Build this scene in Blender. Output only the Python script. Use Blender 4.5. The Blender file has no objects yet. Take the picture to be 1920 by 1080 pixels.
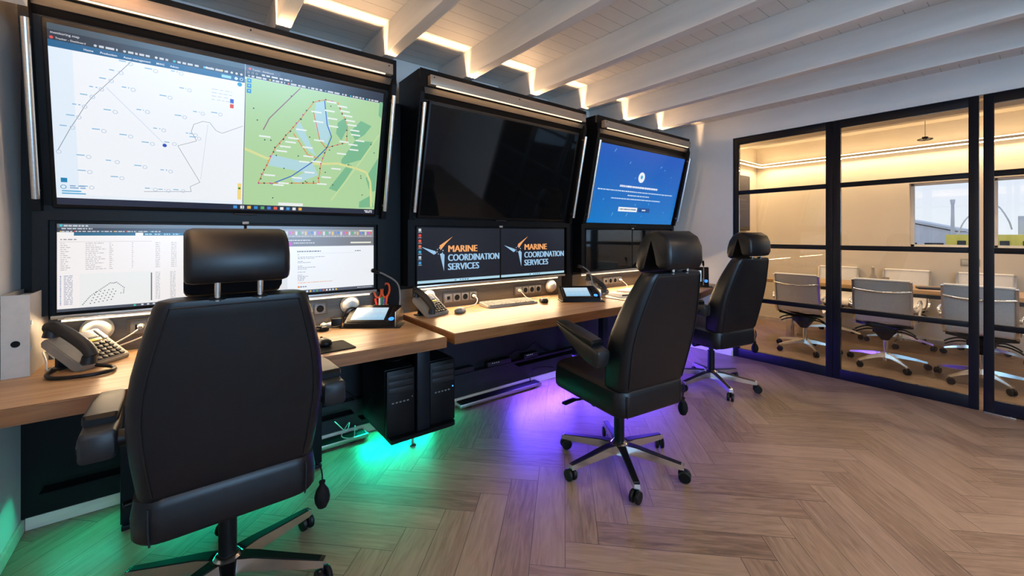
import bpy, bmesh, math, random
from mathutils import Vector, Matrix
random.seed(7)
PI = math.pi
SC = bpy.context.scene
COL = SC.collection

# ------------------------------------------------------------------ camera, world, exposure
F_PX = 778.0
cam_d = bpy.data.cameras.new('camera')
cam_d.sensor_width = 36.0
cam_d.lens = F_PX / 1920.0 * 36.0
cam_d.shift_y = -100.0 / 1920.0
cam_d.clip_start = 0.02
cam = bpy.data.objects.new('camera', cam_d)
COL.objects.link(cam)
cam.location = (0, 0, 1.30)
cam.rotation_euler = (PI / 2, 0, -math.radians(37.883))
SC.camera = cam

W = bpy.data.worlds.new('world')
SC.world = W
W.use_nodes = True
nt = W.node_tree
bg = nt.nodes['Background']
sky_tc = nt.nodes.new('ShaderNodeTexCoord')
sky_sep = nt.nodes.new('ShaderNodeSeparateXYZ')
sky_ramp = nt.nodes.new('ShaderNodeValToRGB')
nt.links.new(sky_tc.outputs['Generated'], sky_sep.inputs[0])
nt.links.new(sky_sep.outputs['Z'], sky_ramp.inputs[0])
sky_ramp.color_ramp.elements[0].color = (0.72, 0.74, 0.82, 1)
sky_ramp.color_ramp.elements[1].color = (0.48, 0.58, 0.85, 1)
sky_ramp.color_ramp.elements[1].position = 0.35
nt.links.new(sky_ramp.outputs[0], bg.inputs['Color'])
bg.inputs['Strength'].default_value = 1.45

vs = SC.view_settings
vs.view_transform = 'Standard'
vs.look = 'None'
vs.gamma = 1.0
vs.use_curve_mapping = False
vs.exposure = 0.0
try:
    SC.cycles.max_bounces = 10
    SC.cycles.diffuse_bounces = 5
    SC.cycles.sample_clamp_indirect = 6.0
    SC.cycles.caustics_reflective = False
    SC.cycles.caustics_refractive = False
except Exception:
    pass


def area(name, loc, target, sx, sy, power, color, spread=180, parent=None):
    d = bpy.data.lights.new(name, 'AREA')
    d.shape = 'RECTANGLE'
    d.size = sx
    d.size_y = sy
    d.energy = power
    d.color = color
    d.spread = math.radians(spread)
    o = bpy.data.objects.new(name, d)
    COL.objects.link(o)
    o.location = loc
    dv = (Vector(target) - Vector(loc)).normalized()
    # x axis of the lamp stays along the direction given by its long side
    z = -dv
    ref = Vector((1, 0, 0)) if abs(dv.x) < 0.9 else Vector((0, 1, 0))
    x = (ref - z * ref.dot(z)).normalized()
    y = z.cross(x)
    o.rotation_euler = Matrix((x, y, z)).transposed().to_euler()
    if parent:
        o.parent = parent
    return o


WARM = (1.0, 0.64, 0.34)
WARM2 = (1.0, 0.70, 0.44)
COOL = (0.34, 0.64, 1.0)
# daylight through the window in the wall behind the camera
area('daylight_rear_window', (0.85, -3.38, 1.66), (0.85, 0, 1.58), 2.7, 1.4, 165, COOL)
# warm fill lamps added out of view at rear and left to brighten the ceiling
area('rear_fill_light', (2.0, -3.38, 2.46), (2.0, -3.2, 2.56), 4.6, 0.03, 8, WARM, 170)
area('left_fill_light', (-0.53, 0.25, 2.175), (-0.40, 0.25, 2.56), 0.03, 4.0, 80, (1.0, 0.64, 0.36), 170)
# fill lamp added outside the view to brighten the floor
area('floor_fill_light', (2.7, -0.45, 2.368), (2.7, -0.2, 0), 1.6, 0.3, 36, (1.0, 0.68, 0.42), 130)


# ------------------------------------------------------------------ materials
def s2l(c):
    return tuple(((v / 255.0) / 12.92 if v / 255.0 <= 0.04045 else ((v / 255.0 + 0.055) / 1.055) ** 2.4) for v in c) + (1,)


MATS = {}


def mat(name, col=(0.5, 0.5, 0.5), rough=0.5, metal=0.0, bump=0.0, bscale=200.0, var=0.0, vscale=8.0, stretch=None, spec=None, coat=0.0):
    m = bpy.data.materials.new(name)
    m.use_nodes = True
    n = m.node_tree.nodes
    L = m.node_tree.links
    b = n['Principled BSDF']
    b.inputs['Base Color'].default_value = (*col[:3], 1)
    b.inputs['Roughness'].default_value = rough
    b.inputs['Metallic'].default_value = metal
    if spec is not None:
        b.inputs['Specular IOR Level'].default_value = spec
    b.inputs['Coat Weight'].default_value = coat
    tc = n.new('ShaderNodeTexCoord')
    src = tc.outputs['Object']
    if stretch:
        mp = n.new('ShaderNodeMapping')
        mp.inputs['Scale'].default_value = stretch
        L.new(src, mp.inputs[0])
        src = mp.outputs[0]
    nz = n.new('ShaderNodeTexNoise')
    nz.inputs['Scale'].default_value = vscale
    nz.inputs['Detail'].default_value = 5
    L.new(src, nz.inputs['Vector'])
    if var > 0:
        r = n.new('ShaderNodeValToRGB')
        r.color_ramp.elements[0].position = 0.3
        r.color_ramp.elements[1].position = 0.7
        r.color_ramp.elements[0].color = (*[max(0, v * (1 - var)) for v in col[:3]], 1)
        r.color_ramp.elements[1].color = (*[min(1, v * (1 + var)) for v in col[:3]], 1)
        L.new(nz.outputs['Fac'], r.inputs[0])
        L.new(r.outputs[0], b.inputs['Base Color'])
    if bump > 0:
        n2 = n.new('ShaderNodeTexNoise')
        n2.inputs['Scale'].default_value = bscale
        n2.inputs['Detail'].default_value = 3
        L.new(src, n2.inputs['Vector'])
        bp = n.new('ShaderNodeBump')
        bp.inputs['Strength'].default_value = bump
        bp.inputs['Distance'].default_value = 0.0006
        L.new(n2.outputs['Fac'], bp.inputs['Height'])
        L.new(bp.outputs[0], b.inputs['Normal'])
    MATS[name] = m
    return m


def emis(name, rgb, strength=1.0, base=0.02):
    m = bpy.data.materials.new(name)
    m.use_nodes = True
    b = m.node_tree.nodes['Principled BSDF']
    b.inputs['Base Color'].default_value = (base, base, base, 1)
    b.inputs['Roughness'].default_value = 0.25
    b.inputs['Emission Color'].default_value = (*rgb[:3], 1)
    b.inputs['Emission Strength'].default_value = strength
    MATS[name] = m
    return m


_scr = {}
SCREEN_GAIN = 0.95


def scr(c):
    c = tuple(c)
    if c not in _scr:
        _scr[c] = emis('screen_%02x%02x%02x' % c, s2l(c), SCREEN_GAIN, 0.01)
    return _scr[c]


leather = mat('black_leather_blue_sheen', (0.0026, 0.0036, 0.0056), 0.40, 0, 0.2, 420, 0.25, 30, spec=0.42)  # blue daylight sheen put into the black base colour
black_plastic = mat('black_plastic', (0.0045, 0.0045, 0.005), 0.42, 0, 0.05, 600, 0.1, 20, spec=0.22)
black_paint = mat('black_lacquer', (0.0042, 0.0042, 0.0046), 0.42, 0, 0.03, 300, 0.1, 9, spec=0.16)
black_steel = mat('black_steel', (0.0045, 0.006, 0.010), 0.42, 0.0, 0.03, 300, 0.1, 9, spec=0.25)
dark_grey = mat('dark_grey_plastic', (0.013, 0.013, 0.014), 0.45, 0, 0.05, 400, 0.1, 20, spec=0.35)
mid_grey = mat('grey_plastic', (0.16, 0.155, 0.15), 0.45, 0, 0.05, 400, 0.1, 20)
light_grey = mat('light_grey_plastic', (0.36, 0.335, 0.30), 0.45, 0, 0.03, 400, 0.06, 20)
white_plastic = mat('white_plastic', (0.52, 0.50, 0.46), 0.35, 0, 0.02, 300, 0.04, 10)
white_paint = mat('white_wall_paint', (0.80, 0.765, 0.72), 0.6, 0, 0.08, 160, 0.03, 3)
beam_paint = mat('white_beam_paint', (0.77, 0.73, 0.68), 0.5, 0, 0.1, 60, 0.06, 5, stretch=(3, 0.4, 3))
mr_wall = mat('meeting_room_paint', (0.74, 0.66, 0.55), 0.6, 0, 0.05, 160, 0.03, 3)
chrome = mat('polished_aluminium', (0.85, 0.85, 0.85), 0.20, 1.0, 0, 10, 0.03, 20)
steel = mat('brushed_steel', (0.62, 0.60, 0.57), 0.30, 1.0, 0.05, 300, 0.08, 40, stretch=(0.3, 4, 4))
panel_metal = mat('taupe_metal_panel', (0.105, 0.088, 0.070), 0.45, 0.3, 0.04, 300, 0.12, 30, stretch=(0.3, 4, 4))
fascia_metal = mat('copper_tinted_metal', (0.42, 0.31, 0.22), 0.42, 0.35, 0.04, 300, 0.12, 20, stretch=(0.3, 4, 4))
kick_panel_paint = mat('dark_kick_panel', (0.022, 0.022, 0.026), 0.45, 0, 0.03, 300, 0.1, 9, spec=0.25)
rubber = mat('black_rubber', (0.006, 0.006, 0.006), 0.7, 0, 0.1, 300, 0.1, 20, spec=0.12)
skirt_paint = mat('pale_wood_skirting', (0.62, 0.55, 0.45), 0.55, 0, 0.1, 60, 0.1, 12, stretch=(0.5, 4, 4))
paper = mat('white_paper', (0.85, 0.83, 0.80), 0.7, 0, 0.03, 80, 0.03, 12)
binder_card = mat('grey_binder_card', (0.50, 0.455, 0.40), 0.55, 0, 0.08, 300, 0.05, 30)
mesh_white = mat('white_mesh_fabric', (0.84, 0.82, 0.81), 0.6, 0, 0.3, 700, 0.06, 90)
orange_plastic = mat('orange_plastic', (0.85, 0.10, 0.02), 0.35, 0, 0.03, 200, 0.05, 20)
green_plastic = mat('green_plastic', (0.03, 0.25, 0.06), 0.35, 0, 0.03, 200, 0.05, 20)
purple_plastic = mat('purple_plastic', (0.25, 0.12, 0.45), 0.35, 0, 0.03, 200, 0.05, 20)
red_plastic = mat('red_plastic', (0.7, 0.04, 0.03), 0.35, 0, 0.03, 200, 0.05, 20)
phone_grey = mat('phone_casing', (0.21, 0.19, 0.165), 0.42, 0, 0.03, 400, 0.06, 20)
key_grey = mat('key_caps', (0.33, 0.31, 0.28), 0.45, 0, 0.0, 400, 0.04, 20)
lcd_grey = mat('phone_display', (0.55, 0.55, 0.55), 0.2, 0, 0.0, 200, 0.02, 20)
yellow_label = mat('yellow_label', (0.75, 0.52, 0.02), 0.4, 0, 0.0, 200, 0.05, 20)
screen_off = mat('switched_off_screen', (0.004, 0.004, 0.004), 0.05, 0, 0.0, 200, 0.02, 20, spec=0.5)
led_warm = emis('warm_led', (1.0, 0.74, 0.45), 2.2)
led_blue = emis('blue_led_ring', (0.03, 0.18, 1.0), 3.0)
led_small = emis('small_white_led', (0.7, 0.85, 1.0), 1.0)
led_tiny_blue = emis('small_blue_led', (0.05, 0.25, 1.0), 3.0)


def wood(name, c1, c2, c3, axis=0, rough=0.38, scale=1.0):
    m = bpy.data.materials.new(name)
    m.use_nodes = True
    n = m.node_tree.nodes
    L = m.node_tree.links
    b = n['Principled BSDF']
    tc = n.new('ShaderNodeTexCoord')
    mp = n.new('ShaderNodeMapping')
    s = [14 * scale] * 3
    s[axis] = 0.9 * scale
    mp.inputs['Scale'].default_value = s
    L.new(tc.outputs['Object'], mp.inputs[0])
    nz = n.new('ShaderNodeTexNoise')
    nz.inputs['Scale'].default_value = 2.2
    nz.inputs['Detail'].default_value = 7
    nz.inputs['Distortion'].default_value = 0.6
    L.new(mp.outputs[0], nz.inputs['Vector'])
    r = n.new('ShaderNodeValToRGB')
    e = r.color_ramp.elements
    e[0].position = 0.28
    e[0].color = (*c1, 1)
    e[1].position = 0.72
    e[1].color = (*c3, 1)
    k = e.new(0.5)
    k.color = (*c2, 1)
    L.new(nz.outputs['Fac'], r.inputs[0])
    L.new(r.outputs[0], b.inputs['Base Color'])
    b.inputs['Roughness'].default_value = rough
    bp = n.new('ShaderNodeBump')
    bp.inputs['Strength'].default_value = 0.12
    bp.inputs['Distance'].default_value = 0.002
    L.new(nz.outputs['Fac'], bp.inputs['Height'])
    L.new(bp.outputs[0], b.inputs['Normal'])
    return m


desk_oak = wood('desk_oak', (0.30, 0.165, 0.075), (0.42, 0.25, 0.125), (0.50, 0.32, 0.18))
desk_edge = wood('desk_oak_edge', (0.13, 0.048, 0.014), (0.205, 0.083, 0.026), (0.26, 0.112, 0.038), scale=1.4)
table_oak = wood('table_oak', (0.34, 0.20, 0.09), (0.45, 0.28, 0.13), (0.52, 0.34, 0.18), axis=1)


def herringbone():
    m = bpy.data.materials.new('herringbone_oak_floor')
    m.use_nodes = True
    n = m.node_tree.nodes
    L = m.node_tree.links
    b = n['Principled BSDF']

    def M(op, a, c=None, d=None):
        k = n.new('ShaderNodeMath')
        k.operation = op
        for idx, v in enumerate((a, c, d)):
            if v is None:
                continue
            if isinstance(v, (int, float)):
                k.inputs[idx].default_value = v
            else:
                L.new(v, k.inputs[idx])
        return k.outputs[0]
    tc = n.new('ShaderNodeTexCoord')
    sp = n.new('ShaderNodeSeparateXYZ')
    L.new(tc.outputs['Object'], sp.inputs[0])
    PW = 0.14
    X = M('ADD', sp.outputs['X'], -0.069)
    Y = M('ADD', sp.outputs['Y'], -1.249)
    kf = 1.0 / (PW * math.sqrt(2))
    p = M('MULTIPLY', M('ADD', X, Y), kf)
    q = M('MULTIPLY', M('SUBTRACT', X, Y), kf)
    i = M('FLOOR', p)
    j = M('FLOOR', q)
    dij = M('SUBTRACT', i, j)
    mm = M('FLOOR', M('DIVIDE', M('ADD', dij, 0.01), 10.0))
    k = M('SUBTRACT', dij, M('MULTIPLY', mm, 10.0))
    hz = M('LESS_THAN', k, 4.5)

    def mix(a, c):  # hz ? a : c
        return M('ADD', M('MULTIPLY', a, hz), M('MULTIPLY', c, M('SUBTRACT', 1.0, hz)))
    across = mix(M('FRACT', q), M('FRACT', p))
    al_h = M('SUBTRACT', p, M('ADD', j, M('MULTIPLY', mm, 10.0)))
    al_v = M('SUBTRACT', q, M('SUBTRACT', M('SUBTRACT', i, M('MULTIPLY', mm, 10.0)), 9.0))
    along = mix(al_h, al_v)
    ida = mix(j, M('ADD', i, 517.0))
    cv = n.new('ShaderNodeCombineXYZ')
    L.new(ida, cv.inputs[0])
    L.new(mm, cv.inputs[1])
    L.new(hz, cv.inputs[2])
    wn = n.new('ShaderNodeTexWhiteNoise')
    L.new(cv.outputs[0], wn.inputs['Vector'])
    rnd = wn.outputs['Value']
    ea = M('MINIMUM', across, M('SUBTRACT', 1.0, across))
    el = M('MINIMUM', along, M('SUBTRACT', 5.0, along))
    ed = M('MINIMUM', ea, el)
    gap = M('LESS_THAN', ed, 0.009)
    gv = n.new('ShaderNodeCombineXYZ')
    L.new(M('ADD', M('MULTIPLY', along, 0.35), M('MULTIPLY', rnd, 91.0)), gv.inputs[0])
    L.new(M('MULTIPLY', across, 3.2), gv.inputs[1])
    L.new(M('MULTIPLY', rnd, 37.0), gv.inputs[2])
    nz = n.new('ShaderNodeTexNoise')
    nz.inputs['Scale'].default_value = 2.2
    nz.inputs['Detail'].default_value = 8
    nz.inputs['Distortion'].default_value = 1.1
    L.new(gv.outputs[0], nz.inputs['Vector'])
    gv2 = n.new('ShaderNodeCombineXYZ')
    L.new(M('ADD', M('MULTIPLY', along, 0.9), M('MULTIPLY', rnd, 53.0)), gv2.inputs[0])
    L.new(M('MULTIPLY', across, 26.0), gv2.inputs[1])
    n2 = n.new('ShaderNodeTexNoise')
    n2.inputs['Scale'].default_value = 1.4
    n2.inputs['Detail'].default_value = 4
    L.new(gv2.outputs[0], n2.inputs['Vector'])
    fac = M('ADD', M('MULTIPLY', nz.outputs['Fac'], 0.62), M('ADD', M('MULTIPLY', rnd, 0.20), M('MULTIPLY', n2.outputs['Fac'], 0.16)))
    r = n.new('ShaderNodeValToRGB')
    e = r.color_ramp.elements
    e[0].position = 0.28
    e[0].color = (0.150, 0.094, 0.060, 1)
    e[1].position = 0.74
    e[1].color = (0.370, 0.262, 0.178, 1)
    x = e.new(0.49)
    x.color = (0.275, 0.186, 0.122, 1)
    L.new(fac, r.inputs[0])
    mx = n.new('ShaderNodeMixRGB')
    L.new(gap, mx.inputs[0])
    L.new(r.outputs[0], mx.inputs[1])
    mx.inputs[2].default_value = (0.07, 0.045, 0.03, 1)
    L.new(mx.outputs[0], b.inputs['Base Color'])
    L.new(M('ADD', 0.34, M('MULTIPLY', nz.outputs['Fac'], 0.14)), b.inputs['Roughness'])
    bp = n.new('ShaderNodeBump')
    bp.inputs['Strength'].default_value = 0.25
    bp.inputs['Distance'].default_value = 0.002
    L.new(M('SUBTRACT', n2.outputs['Fac'], M('MULTIPLY', gap, 1.5)), bp.inputs['Height'])
    L.new(bp.outputs[0], b.inputs['Normal'])
    return m


def planked_ceiling():
    m = bpy.data.materials.new('white_planked_ceiling')
    m.use_nodes = True
    n = m.node_tree.nodes
    L = m.node_tree.links
    b = n['Principled BSDF']
    tc = n.new('ShaderNodeTexCoord')
    sp = n.new('ShaderNodeSeparateXYZ')
    L.new(tc.outputs['Object'], sp.inputs[0])
    a = n.new('ShaderNodeMath')
    a.operation = 'MULTIPLY'
    a.inputs[1].default_value = 1 / 0.098
    L.new(sp.outputs['Y'], a.inputs[0])
    f = n.new('ShaderNodeMath')
    f.operation = 'FRACT'
    L.new(a.outputs[0], f.inputs[0])
    lt = n.new('ShaderNodeMath')
    lt.operation = 'LESS_THAN'
    lt.inputs[1].default_value = 0.03
    L.new(f.outputs[0], lt.inputs[0])
    mx = n.new('ShaderNodeMixRGB')
    mx.inputs[1].default_value = (0.76, 0.71, 0.65, 1)
    mx.inputs[2].default_value = (0.34, 0.30, 0.26, 1)
    L.new(lt.outputs[0], mx.inputs[0])
    L.new(mx.outputs[0], b.inputs['Base Color'])
    b.inputs['Roughness'].default_value = 0.5
    bp = n.new('ShaderNodeBump')
    bp.invert = True
    bp.inputs['Strength'].default_value = 0.5
    bp.inputs['Distance'].default_value = 0.004
    L.new(lt.outputs[0], bp.inputs['Height'])
    L.new(bp.outputs[0], b.inputs['Normal'])
    return m


floor_mat = herringbone()
ceil_mat = planked_ceiling()


def glass_mat(name, tint=(1, 1, 1), rough=0.0):
    m = bpy.data.materials.new(name)
    m.use_nodes = True
    n = m.node_tree.nodes
    L = m.node_tree.links
    for x in list(n):
        if x.type == 'BSDF_PRINCIPLED':
            n.remove(x)
    out = [x for x in n if x.type == 'OUTPUT_MATERIAL'][0]
    tr = n.new('ShaderNodeBsdfTransparent')
    tr.inputs[0].default_value = (*tint, 1)
    gl = n.new('ShaderNodeBsdfGlossy')
    gl.inputs['Roughness'].default_value = rough
    fr = n.new('ShaderNodeFresnel')
    fr.inputs[0].default_value = 1.45
    mx = n.new('ShaderNodeMixShader')
    L.new(fr.outputs[0], mx.inputs[0])
    L.new(tr.outputs[0], mx.inputs[1])
    L.new(gl.outputs[0], mx.inputs[2])
    L.new(mx.outputs[0], out.inputs[0])
    return m


glass = glass_mat('clear_pane', (0.97, 0.98, 0.97))


# ------------------------------------------------------------------ mesh helpers
def box(bm, c, s, rot=None, bev=0.0, seg=2, mi=0):
    mx = Matrix.Translation(c)
    if rot is not None:
        mx = mx @ rot
    r = bmesh.ops.create_cube(bm, size=1.0, matrix=mx @ Matrix.Diagonal((*s, 1)))
    vsx = r['verts']
    fs = set(f for v in vsx for f in v.link_faces)
    for f in fs:
        f.material_index = mi
    if bev > 0:
        es = list(set(e for v in vsx for e in v.link_edges))
        rb = bmesh.ops.bevel(bm, geom=es, offset=bev, segments=seg, affect='EDGES', profile=0.5, clamp_overlap=True)
        for f in rb['faces']:
            f.material_index = mi


def bx(bm, x0, x1, y0, y1, z0, z1, bev=0.0, mi=0, seg=2):
    box(bm, ((x0 + x1) / 2, (y0 + y1) / 2, (z0 + z1) / 2), (abs(x1 - x0), abs(y1 - y0), abs(z1 - z0)), None, bev, seg, mi)


def cyl(bm, a, b, r, r2=None, seg=20, mi=0, cap=True):
    a = Vector(a)
    b = Vector(b)
    d = b - a
    q = d.to_track_quat('Z', 'Y').to_matrix().to_4x4()
    mx = Matrix.Translation((a + b) / 2) @ q
    rr = bmesh.ops.create_cone(bm, cap_ends=cap, segments=seg, radius1=r, radius2=r if r2 is None else r2, depth=d.length, matrix=mx)
    for f in set(f for v in rr['verts'] for f in v.link_faces):
        f.material_index = mi


def crom(pts, n=8):
    P = [Vector(p) for p in pts]
    P = [P[0] * 2 - P[1]] + P + [P[-1] * 2 - P[-2]]
    out = []
    for i in range(1, len(P) - 2):
        for k in range(n):
            t = k / n
            a, b, c, d = P[i - 1], P[i], P[i + 1], P[i + 2]
            out.append(0.5 * ((2 * b) + (c - a) * t + (2 * a - 5 * b + 4 * c - d) * t * t + (3 * b - a - 3 * c + d) * t ** 3))
    out.append(P[-2])
    return out


def tube(bm, pts, r, seg=8, smooth=6, radii=None, mi=0):
    P = crom(pts, smooth) if smooth else [Vector(p) for p in pts]
    n = len(P)
    up = Vector((0, 0, 1))
    rings = []
    prev = None
    for i, p in enumerate(P):
        t = (P[min(i + 1, n - 1)] - P[max(i - 1, 0)]).normalized()
        if prev is None:
            s = t.cross(up)
            if s.length < 1e-3:
                s = t.cross(Vector((1, 0, 0)))
        else:
            s = prev - t * prev.dot(t)
        s.normalize()
        prev = s
        u = s.cross(t)
        rad = r if radii is None else radii[0] + (radii[1] - radii[0]) * i / (n - 1)
        rings.append([bm.verts.new(p + (s * math.cos(2 * PI * k / seg) + u * math.sin(2 * PI * k / seg)) * rad) for k in range(seg)])
    for i in range(n - 1):
        for k in range(seg):
            f = bm.faces.new((rings[i][k], rings[i][(k + 1) % seg], rings[i + 1][(k + 1) % seg], rings[i + 1][k]))
            f.material_index = mi
    for rg in (rings[0][::-1], rings[-1]):
        f = bm.faces.new(rg)
        f.material_index = mi


def loft(bm, secs, mi=0):
    """secs: list of closed rings with the same number of points"""
    R = [[bm.verts.new(p) for p in s] for s in secs]
    n = len(R[0])
    for a, b in zip(R[:-1], R[1:]):
        for k in range(n):
            f = bm.faces.new((a[k], a[(k + 1) % n], b[(k + 1) % n], b[k]))
            f.material_index = mi
    for rg in (R[0][::-1], R[-1]):
        f = bm.faces.new(rg)
        f.material_index = mi


def rrect(w, d, r, n=5):
    """rounded rectangle around the origin, counter-clockwise"""
    r = min(r, w / 2 - 1e-4, d / 2 - 1e-4)
    pts = []
    for cx, cy, a0 in ((w / 2 - r, d / 2 - r, 0), (-w / 2 + r, d / 2 - r, 90), (-w / 2 + r, -d / 2 + r, 180), (w / 2 - r, -d / 2 + r, 270)):
        for k in range(n + 1):
            a = math.radians(a0 + 90 * k / n)
            pts.append((cx + r * math.cos(a), cy + r * math.sin(a)))
    return pts


def lathe(bm, prof, seg=24, mx=None, mi=0):
    """prof: (radius, z) pairs"""
    R = []
    for r, z in prof:
        R.append([bm.verts.new((mx or Matrix()) @ Vector((max(r, 1e-4) * math.cos(2 * PI * k / seg), max(r, 1e-4) * math.sin(2 * PI * k / seg), z))) for k in range(seg)])
    for a, b in zip(R[:-1], R[1:]):
        for k in range(seg):
            f = bm.faces.new((a[k], a[(k + 1) % seg], b[(k + 1) % seg], b[k]))
            f.material_index = mi
    for rg in (R[0][::-1], R[-1]):
        f = bm.faces.new(rg)
        f.material_index = mi


def prism_x(bm, prof, x0, x1, mi=0):
    """extrude a (y,z) outline along x"""
    a = [bm.verts.new((x0, y, z)) for y, z in prof]
    b = [bm.verts.new((x1, y, z)) for y, z in prof]
    n = len(prof)
    for k in range(n):
        f = bm.faces.new((a[k], a[(k + 1) % n], b[(k + 1) % n], b[k]))
        f.material_index = mi
    for rg in (a[::-1], b):
        f = bm.faces.new(rg)
        f.material_index = mi


def prism_z(bm, outline, z0, z1, mi=0):
    a = [bm.verts.new((x, y, z0)) for x, y in outline]
    b = [bm.verts.new((x, y, z1)) for x, y in outline]
    n = len(outline)
    for k in range(n):
        f = bm.faces.new((a[k], a[(k + 1) % n], b[(k + 1) % n], b[k]))
        f.material_index = mi
    for rg in (a[::-1], b):
        f = bm.faces.new(rg)
        f.material_index = mi


def obj(name, bm, m, parent=None, loc=None, rot=None, smooth=True, ang=38):
    bmesh.ops.recalc_face_normals(bm, faces=bm.faces[:])
    if smooth:
        for f in bm.faces:
            f.smooth = True
        lim = math.radians(ang)
        for e in bm.edges:
            if len(e.link_faces) == 2:
                e.smooth = e.calc_face_angle(0) < lim
    me = bpy.data.meshes.new(name)
    bm.to_mesh(me)
    bm.free()
    for x in (m if isinstance(m, (list, tuple)) else [m]):
        me.materials.append(x)
    o = bpy.data.objects.new(name, me)
    COL.objects.link(o)
    if parent is not None:
        o.parent = parent
    if loc is not None:
        o.location = loc
    if rot is not None:
        o.rotation_euler = rot
    return o


def new():
    return bmesh.new()


def tag(o, label, cat, group=None):
    o['label'] = label
    o['category'] = cat
    if group:
        o['group'] = group
    return o


def thing(name, label, cat, loc=(0, 0, 0), rz=0.0, group=None):
    o = bpy.data.objects.new(name, None)
    o.empty_display_size = 0.05
    COL.objects.link(o)
    o.location = loc
    o.rotation_euler = (0, 0, rz)
    return tag(o, label, cat, group)


def struct(name, bm, m, parent=None, smooth=False):
    o = obj(name, bm, m, parent, smooth=smooth)
    if parent is None:
        o['kind'] = 'structure'
    return o


def children_of(o, allo):
    return [c for c in allo if c.parent == o]


def dup(root, loc, rz, label, group=None):
    allo = list(COL.objects)

    def rec(o, par):
        c = o.copy()
        COL.objects.link(c)
        c.parent = par
        for ch in children_of(o, allo):
            rec(ch, c)
        return c
    r = rec(root, None)
    r.location = loc
    r.rotation_euler = (0, 0, rz)
    r['label'] = label
    if group:
        r['group'] = group
    return r


# text outlines as flat polygons
_tcache = {}


def text_polys(s, bold=0.0):
    key = (s, bold)
    if key in _tcache:
        return _tcache[key]
    cu = bpy.data.curves.new('letters', 'FONT')
    cu.body = s
    cu.size = 1.0
    cu.offset = bold
    cu.resolution_u = 3
    cu.space_character = 1.0 + bold * 2.2
    o = bpy.data.objects.new('letters', cu)
    COL.objects.link(o)
    dg = bpy.context.evaluated_depsgraph_get()
    me = bpy.data.meshes.new_from_object(o.evaluated_get(dg))
    v = [(p.co.x, p.co.y) for p in me.vertices]
    f = [tuple(p.vertices) for p in me.polygons]
    bpy.data.objects.remove(o)
    bpy.data.curves.remove(cu)
    bpy.data.meshes.remove(me)
    _tcache[key] = (v, f)
    return v, f


class Screen:
    """picture shown on a display: flat coloured shapes on a plane w x h (metres, origin lower left)"""

    def __init__(self, w, h):
        self.w, self.h = w, h
        self.bm = new()
        self.mats = []
        self.layer = 0

    def mi(self, c):
        m = scr(c)
        if m not in self.mats:
            self.mats.append(m)
        return self.mats.index(m)

    def poly(self, pts, c, lay=1):
        # pts in 0..1 screen units
        z = -0.0004 * lay
        vv = [self.bm.verts.new((u * self.w, z, v * self.h)) for u, v in pts]
        f = self.bm.faces.new(vv)
        f.material_index = self.mi(c)

    def rect(self, u0, v0, u1, v1, c, lay=1):
        self.poly([(u0, v0), (u1, v0), (u1, v1), (u0, v1)], c, lay)

    def line(self, pts, wd, c, lay=2):
        asp = self.w / self.h
        for (a, b), (x, y) in zip(pts[:-1], pts[1:]):
            dx, dy = (x - a) * asp, y - b
            l = math.hypot(dx, dy) or 1
            nx, ny = -dy / l * wd / asp, dx / l * wd
            self.poly([(a - nx, b - ny), (x - nx, y - ny), (x + nx, y + ny), (a + nx, b + ny)], c, lay)

    def ring(self, u, v, r, c, lay=2, seg=10, fill=False):
        asp = self.w / self.h
        P = [(u + r / asp * math.cos(2 * PI * k / seg), v + r * math.sin(2 * PI * k / seg)) for k in range(seg)]
        if fill:
            self.poly(P, c, lay)
        else:
            Q = [(u + .72 * r / asp * math.cos(2 * PI * k / seg), v + .72 * r * math.sin(2 * PI * k / seg)) for k in range(seg)]
            for k in range(seg):
                self.poly([P[k], P[(k + 1) % seg], Q[(k + 1) % seg], Q[k]], c, lay)

    def text(self, s, u, v, size, c, lay=3, bold=0.0, squeeze=1.0):
        vv, ff = text_polys(s, bold)
        z = -0.0004 * lay
        V = [self.bm.verts.new((u * self.w + x * size * squeeze, z, v * self.h + y * size)) for x, y in vv]
        m = self.mi(c)
        for f in ff:
            try:
                g = self.bm.faces.new([V[k] for k in f])
                g.material_index = m
            except ValueError:
                pass

    def words(self, u0, u1, v, h, c, lay=3, seed=0):
        """a line of print too small to read: one short dash per word"""
        rg = random.Random(seed * 977 + int(u0 * 1000) + int(v * 7919))
        u = u0
        while u < u1:
            l = min(rg.uniform(.006, .022), u1 - u)
            self.rect(u, v, u + l, v + h, c, lay)
            u += l + rg.uniform(.003, .006)

    def build(self, parent, mx):
        bm = self.bm
        me = bpy.data.meshes.new('screen')
        bm.to_mesh(me)
        bm.free()
        for m in self.mats:
            me.materials.append(m)
        o = bpy.data.objects.new('screen', me)
        COL.objects.link(o)
        o.parent = parent
        o.matrix_local = mx
        return o

# ------------------------------------------------------------------ the room
XL, XR, YB, YR, ZC = -0.58, 4.60, 2.86, -3.5, 2.56
bm = new(); bx(bm, XL - 0.1, 7.15, YR - 0.1, 3.0, -0.12, 0.0); struct('floor', bm, floor_mat)
bm = new(); bx(bm, XL - 0.1, XR + 0.02, YR - 0.1, 3.0, ZC, ZC + 0.1); struct('ceiling', bm, ceil_mat)
bm = new(); bx(bm, XL - 0.1, XR + 0.1, YB, YB + 0.12, 0.0, ZC); struct('wall_back', bm, white_paint)
bm = new(); bx(bm, XL - 0.1, XL, YR, YB, 0.0, ZC); struct('wall_left', bm, white_paint)
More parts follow.
